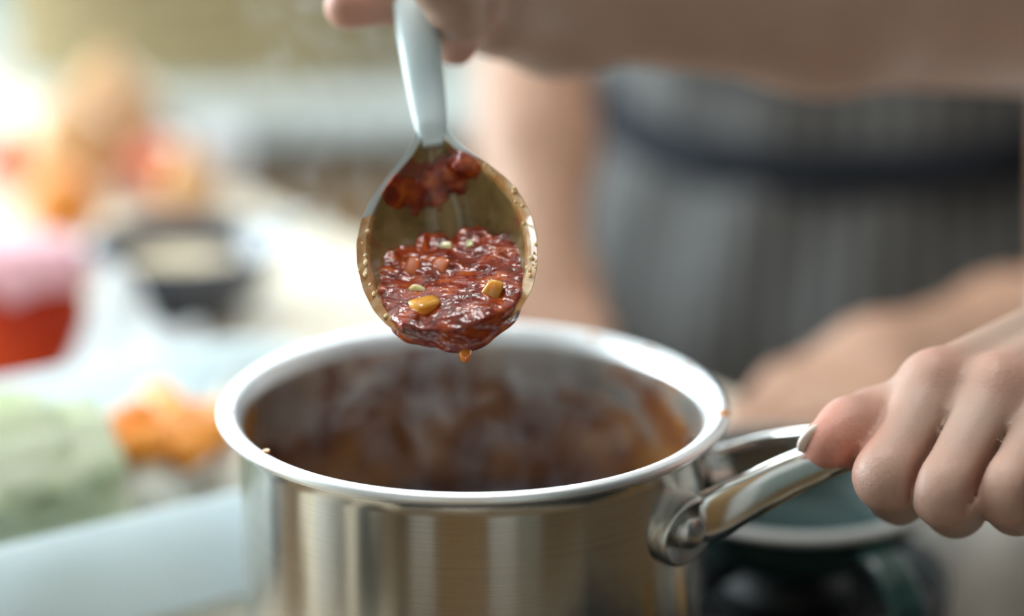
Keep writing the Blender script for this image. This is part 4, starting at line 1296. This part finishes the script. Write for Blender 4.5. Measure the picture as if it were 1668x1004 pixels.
# ------------------------------------------------------------------ slate bowl
b0 = ground(305, 512); BX, BY = b0[0], b0[1]
bw = empty('slate_bowl', (BX, BY, 0), 'dark slate blue shallow bowl of beige mash on the worktop', 'bowl')
lathe_obj('bowl_body', [(a * 1.12, b * 1.15) for a, b in [(0.0, .0006), (.026, .0006), (.028, .004), (.044, .016), (.0535, .036), (.0548, .040), (.0528, .0405), (.0500, .036), (.041, .018), (.026, .008), (0.0, .007)]], SLATE, bw, 64, BX, BY)
bc = link('mash', lump_mesh('mash', 1.0, 12, .12, 3, (.042, .042, .012)), BEIGE)
bc.location = (BX, BY, .024); tag(bc, 'beige mash filling the slate blue bowl', 'food')
# knife lying on the worktop
kf = empty('kitchen_knife', (-0.33, 1.2, 0), 'kitchen knife with grey blade lying behind the slate bowl', 'knife')
k0, k1 = ground(140, 440), ground(405, 385)
k0[2] = k1[2] = 0.0
kd = (k1 - k0) / np.linalg.norm(k1 - k0); ks = np.array((-kd[1], kd[0], 0))
def flat_poly(name, pts, z0, z1, m, parent): return prism(name, [(p[0], p[1]) for p in pts], z0, z1, m, parent, .0006)
kb = k0 + kd * .03
flat_poly('blade', [kb - ks * .018, kb + kd * .12 - ks * .016, kb + kd * .165, kb + kd * .155 + ks * .004, kb + kd * .1 + ks * .014, kb + ks * .016], .0015, .0035, GREYM_SHADE, kf)
flat_poly('knife_handle', [kb - kd * .10 - ks * .010, kb - ks * .012, kb + ks * .010, kb - kd * .10 + ks * .013], .0005, .016, SLATE, kf)

# jar of red sauce with pink cover
j = ground(42, 600)
JX, JY = j[0], j[1]
jar = empty('sauce_jar', (JX, JY, 0), 'glass jar of red sauce with a pink cloth cover', 'jar')
lathe_obj('jar_body', [(0.0, .0006), (.026, .0006), (.031, .004), (.0345, .016), (.0355, .034), (.034, .050), (.031, .058), (.029, .062), (0.0, .062)], REDJ, jar, 56, JX, JY)
vs, fs = [], []
seg = 72
rows = [(0.0, .0735), (.020, .0735), (.030, .0715), (.0335, .067), (.0355, .060), (.0405, .053)]
for i, (r, z) in enumerate(rows):
    for k in range(seg):
        a = 2 * math.pi * k / seg
        amp = 0 if i < 3 else .0022 * (i - 2)
        rr_ = r + amp * math.sin(a * 12) * .6
        vs.append((JX + rr_ * math.cos(a), JY + rr_ * math.sin(a), z + amp * .4 * math.cos(a * 7)))
for i in range(len(rows) - 1):
    for k in range(seg):
        k2 = (k + 1) % seg
        fs.append((i * seg + k, (i + 1) * seg + k, (i + 1) * seg + k2, i * seg + k2))
link('cloth_cover', mesh('cloth_cover', vs, fs), PINK, jar).modifiers.new('thick', 'SOLIDIFY').thickness = .001
# white saucer by the jar
so = empty('saucer', (-0.215, 1.04, 0), 'small white saucer between the red jar and the paper', 'saucer')
s0 = ground(160, 560)
so.location = (s0[0], s0[1], 0)
lathe_obj('dish', [(0.0, .0006), (.014, .0006), (.018, .003), (.030, .010), (.0305, .0112), (.017, .0055), (0.0, .005)], PLASTIC_W, so, 48, s0[0], s0[1])

# produce at the far end of the worktop
def round_veg(name, px, py, d, r, m, label, cat, squash=.92, stem=True, tip=0.0):
    p = ground(px, py)
    prof = []
    for i in range(17):
        th = math.pi * i / 16
        rr = r * math.sin(th); z = -r * squash * math.cos(th)
        if i > 13: z += tip * r * (i - 13) / 3
        if i == 16: rr = 0.0
        dimp = .12 * r * math.exp(-(rr / (r * .22)) ** 2) if tip == 0 and i > 10 else 0
        prof.append((rr, z - dimp + r * squash))
    root = empty(name, (p[0], p[1], 0.0006), label, cat, 'round vegetables at the far end of the worktop')
    lathe_obj('flesh', [(a, b + .0006) for a, b in prof], m, root, 40, p[0], p[1])
    if stem:
        zt = prof[-1][1]
        sweep('stem', [(p[0], p[1], zt - .001), (p[0] + .002, p[1], zt + .006), (p[0] + .005, p[1] + .001, zt + .011)], [(.0035, .0035), (.0022, .0022), (.0016, .0016)], GREENSTEM if cat != 'onion' else ONION, root, up=(0, 1, 0), seg=8)
    return root
round_veg('tomato', 25, 300, 0, .026, TOMATO, 'orange-red tomato at the far left edge near the window', 'tomato', .85)
round_veg('onion', 125, 320, 0, .036, ONION, 'large tan onion beside the window end tomato', 'onion', .95, True, .35)
round_veg('onion', 185, 275, 0, .040, ONION, 'largest brown onion standing behind the others', 'onion', 1.0, True, .35)
round_veg('tomato', 262, 325, 0, .028, TOMATO, 'red-brown tomato nearest the worktop edge', 'tomato', .85)
round_veg('onion', 310, 345, 0, .022, ONION, 'small onion nearest the knife', 'onion', .95, True, .3)
round_veg('orange', 105, 390, 0, .026, ORANGE, 'orange fruit standing right behind the pink jar cover', 'orange', .95, False)
# white carton by the edge
wc = ground(362, 295)
cr = empty('white_carton', (wc[0], wc[1], 0), 'white paper carton near the far worktop edge', 'carton')
box('carton_body', (wc[0] - .016, wc[1] - .02, .0005), (wc[0] + .016, wc[1] + .02, .040), PAPER, cr, .002)
box('carton_flap', (wc[0] - .016, wc[1] - .003, .0402), (wc[0] + .016, wc[1] + .003, .050), PAPER, cr, .001)

# ------------------------------------------------------------------ far sideboard with basket
SBX, SBY = -0.13, 2.62
sb = empty('sideboard', (SBX, SBY, Z0), 'low oak sideboard with white top against the far side', 'sideboard')
box('top', (-0.66, 2.34, -0.157), (0.42, 2.96, -0.12), STONE_W, sb, .004)
box('carcass', (-0.64, 2.40, Z0 + .002), (0.40, 2.94, -0.158), OAK, sb, .003)
for k in range(3):
    a = -0.64 + k * 1.04 / 3
    d = box('door', (a + .005, 2.38, Z0 + .08), (a + 1.04 / 3 - .005, 2.399, -0.215), OAK, sb, .003)
    box('shade_strip', (a + .005, 2.38, -0.208), (a + 1.04 / 3 - .005, 2.399, -0.164), GREYM_SHADE, sb, .003)  # grey strip coloured in for the shade beneath the top
# woven basket: uprights and wound rods
bk = empty('wicker_basket', (-0.37, 2.66, -0.12), 'wide woven wicker basket standing on the far sideboard', 'basket')
bw_, bd_ = 0.285, 0.20
def ring(z, grow, n=72, phase=0, amp=0.004):
    pts = []
    for k in range(n + 1):
        t = 2 * math.pi * k / n
        c, s = math.cos(t), math.sin(t)
        o = amp * math.cos(t * 18 + phase)
        pts.append((-0.37 + (bw_ + grow + o) * math.copysign(abs(c) ** .6, c), 2.66 + (bd_ + grow + o) * math.copysign(abs(s) ** .6, s), z))
    return pts
nrow = 16
for i in range(nrow):
    z = -0.105 + i * .0235
    sweep('woven_rod', ring(z, .05 * i / nrow, 72, math.pi * (i % 2)), [(.010, .0125)] * 73, WICKER, bk, seg=8, power=2)
for k in range(18):
    t = 2 * math.pi * k / 18
    c, s = math.cos(t), math.sin(t)
    p0 = (-0.37 + bw_ * math.copysign(abs(c) ** .6, c), 2.66 + bd_ * math.copysign(abs(s) ** .6, s), -0.118)
    p1 = (-0.37 + (bw_ + .05) * math.copysign(abs(c) ** .6, c), 2.66 + (bd_ + .05) * math.copysign(abs(s) ** .6, s), .265)
    sweep('upright', [p0, p1], [(.006, .006)] * 2, WICKER, bk, up=(0, 1, 0.01), seg=6, power=2)
box('basket_floor', (-0.37 - bw_ * .9, 2.66 - bd_ * .85, -.1195), (-0.37 + bw_ * .9, 2.66 + bd_ * .85, -.105), WICKER, bk)

# ------------------------------------------------------------------ steam rising from the pan
def steam_mat():
    m = bpy.data.materials.new('steam'); m.use_nodes = True
    nt = m.node_tree; nt.nodes.clear()
    out = N(nt, 'ShaderNodeOutputMaterial')
    pv = N(nt, 'ShaderNodeVolumePrincipled')
    pv.inputs['Color'].default_value = (0.95, 0.95, 0.95, 1)
    pv.inputs['Anisotropy'].default_value = 0.3
    tc = N(nt, 'ShaderNodeTexCoord')
    mp = N(nt, 'ShaderNodeMapping'); mp.inputs['Scale'].default_value = (1, 1, 0.85)
    nt.links.new(tc.outputs['Object'], mp.inputs['Vector'])
    n1 = N(nt, 'ShaderNodeTexNoise', Scale=34, Detail=4.0, Distortion=2.6)
    nt.links.new(mp.outputs['Vector'], n1.inputs['Vector'])
    r = ramp(nt, n1.outputs['Fac'], [(0.50, (0, 0, 0)), (0.70, (1, 1, 1))])
    sep = N(nt, 'ShaderNodeSeparateXYZ'); nt.links.new(tc.outputs['Object'], sep.inputs[0])
    mr = N(nt, 'ShaderNodeMapRange'); nt.links.new(sep.outputs['Z'], mr.inputs[0])
    mr.inputs[1].default_value = 0.06; mr.inputs[2].default_value = 0.30; mr.inputs[3].default_value = 5.0; mr.inputs[4].default_value = 12.0
    ml = N(nt, 'ShaderNodeMath', operation='MULTIPLY')
    nt.links.new(r.outputs['Color'], ml.inputs[0]); nt.links.new(mr.outputs[0], ml.inputs[1])
    nt.links.new(ml.outputs[0], pv.inputs['Density'])
    nt.links.new(pv.outputs[0], out.inputs['Volume'])
    return m
STEAM = steam_mat()
prof = [(0.0, .070), (.070, .070), (.074, .09), (.073, .110), (.060, .125), (.036, .15), (.034, .20), (.042, .26), (.040, .32), (0.0, .33)]
vs, fs = lathe(prof, 40, PX, PY)
vs = [(x - max(0, min(.05, z - .11)) * 1.0 + .10 * max(0, z - .2), y + max(0, min(.07, z - .105)) * 1.1, z) for x, y, z in vs]
st = link('steam_plume', mesh('steam_plume', vs, fs), STEAM)
tag(st, 'thin white steam curling up out of the saucepan', 'steam', None, 'stuff')
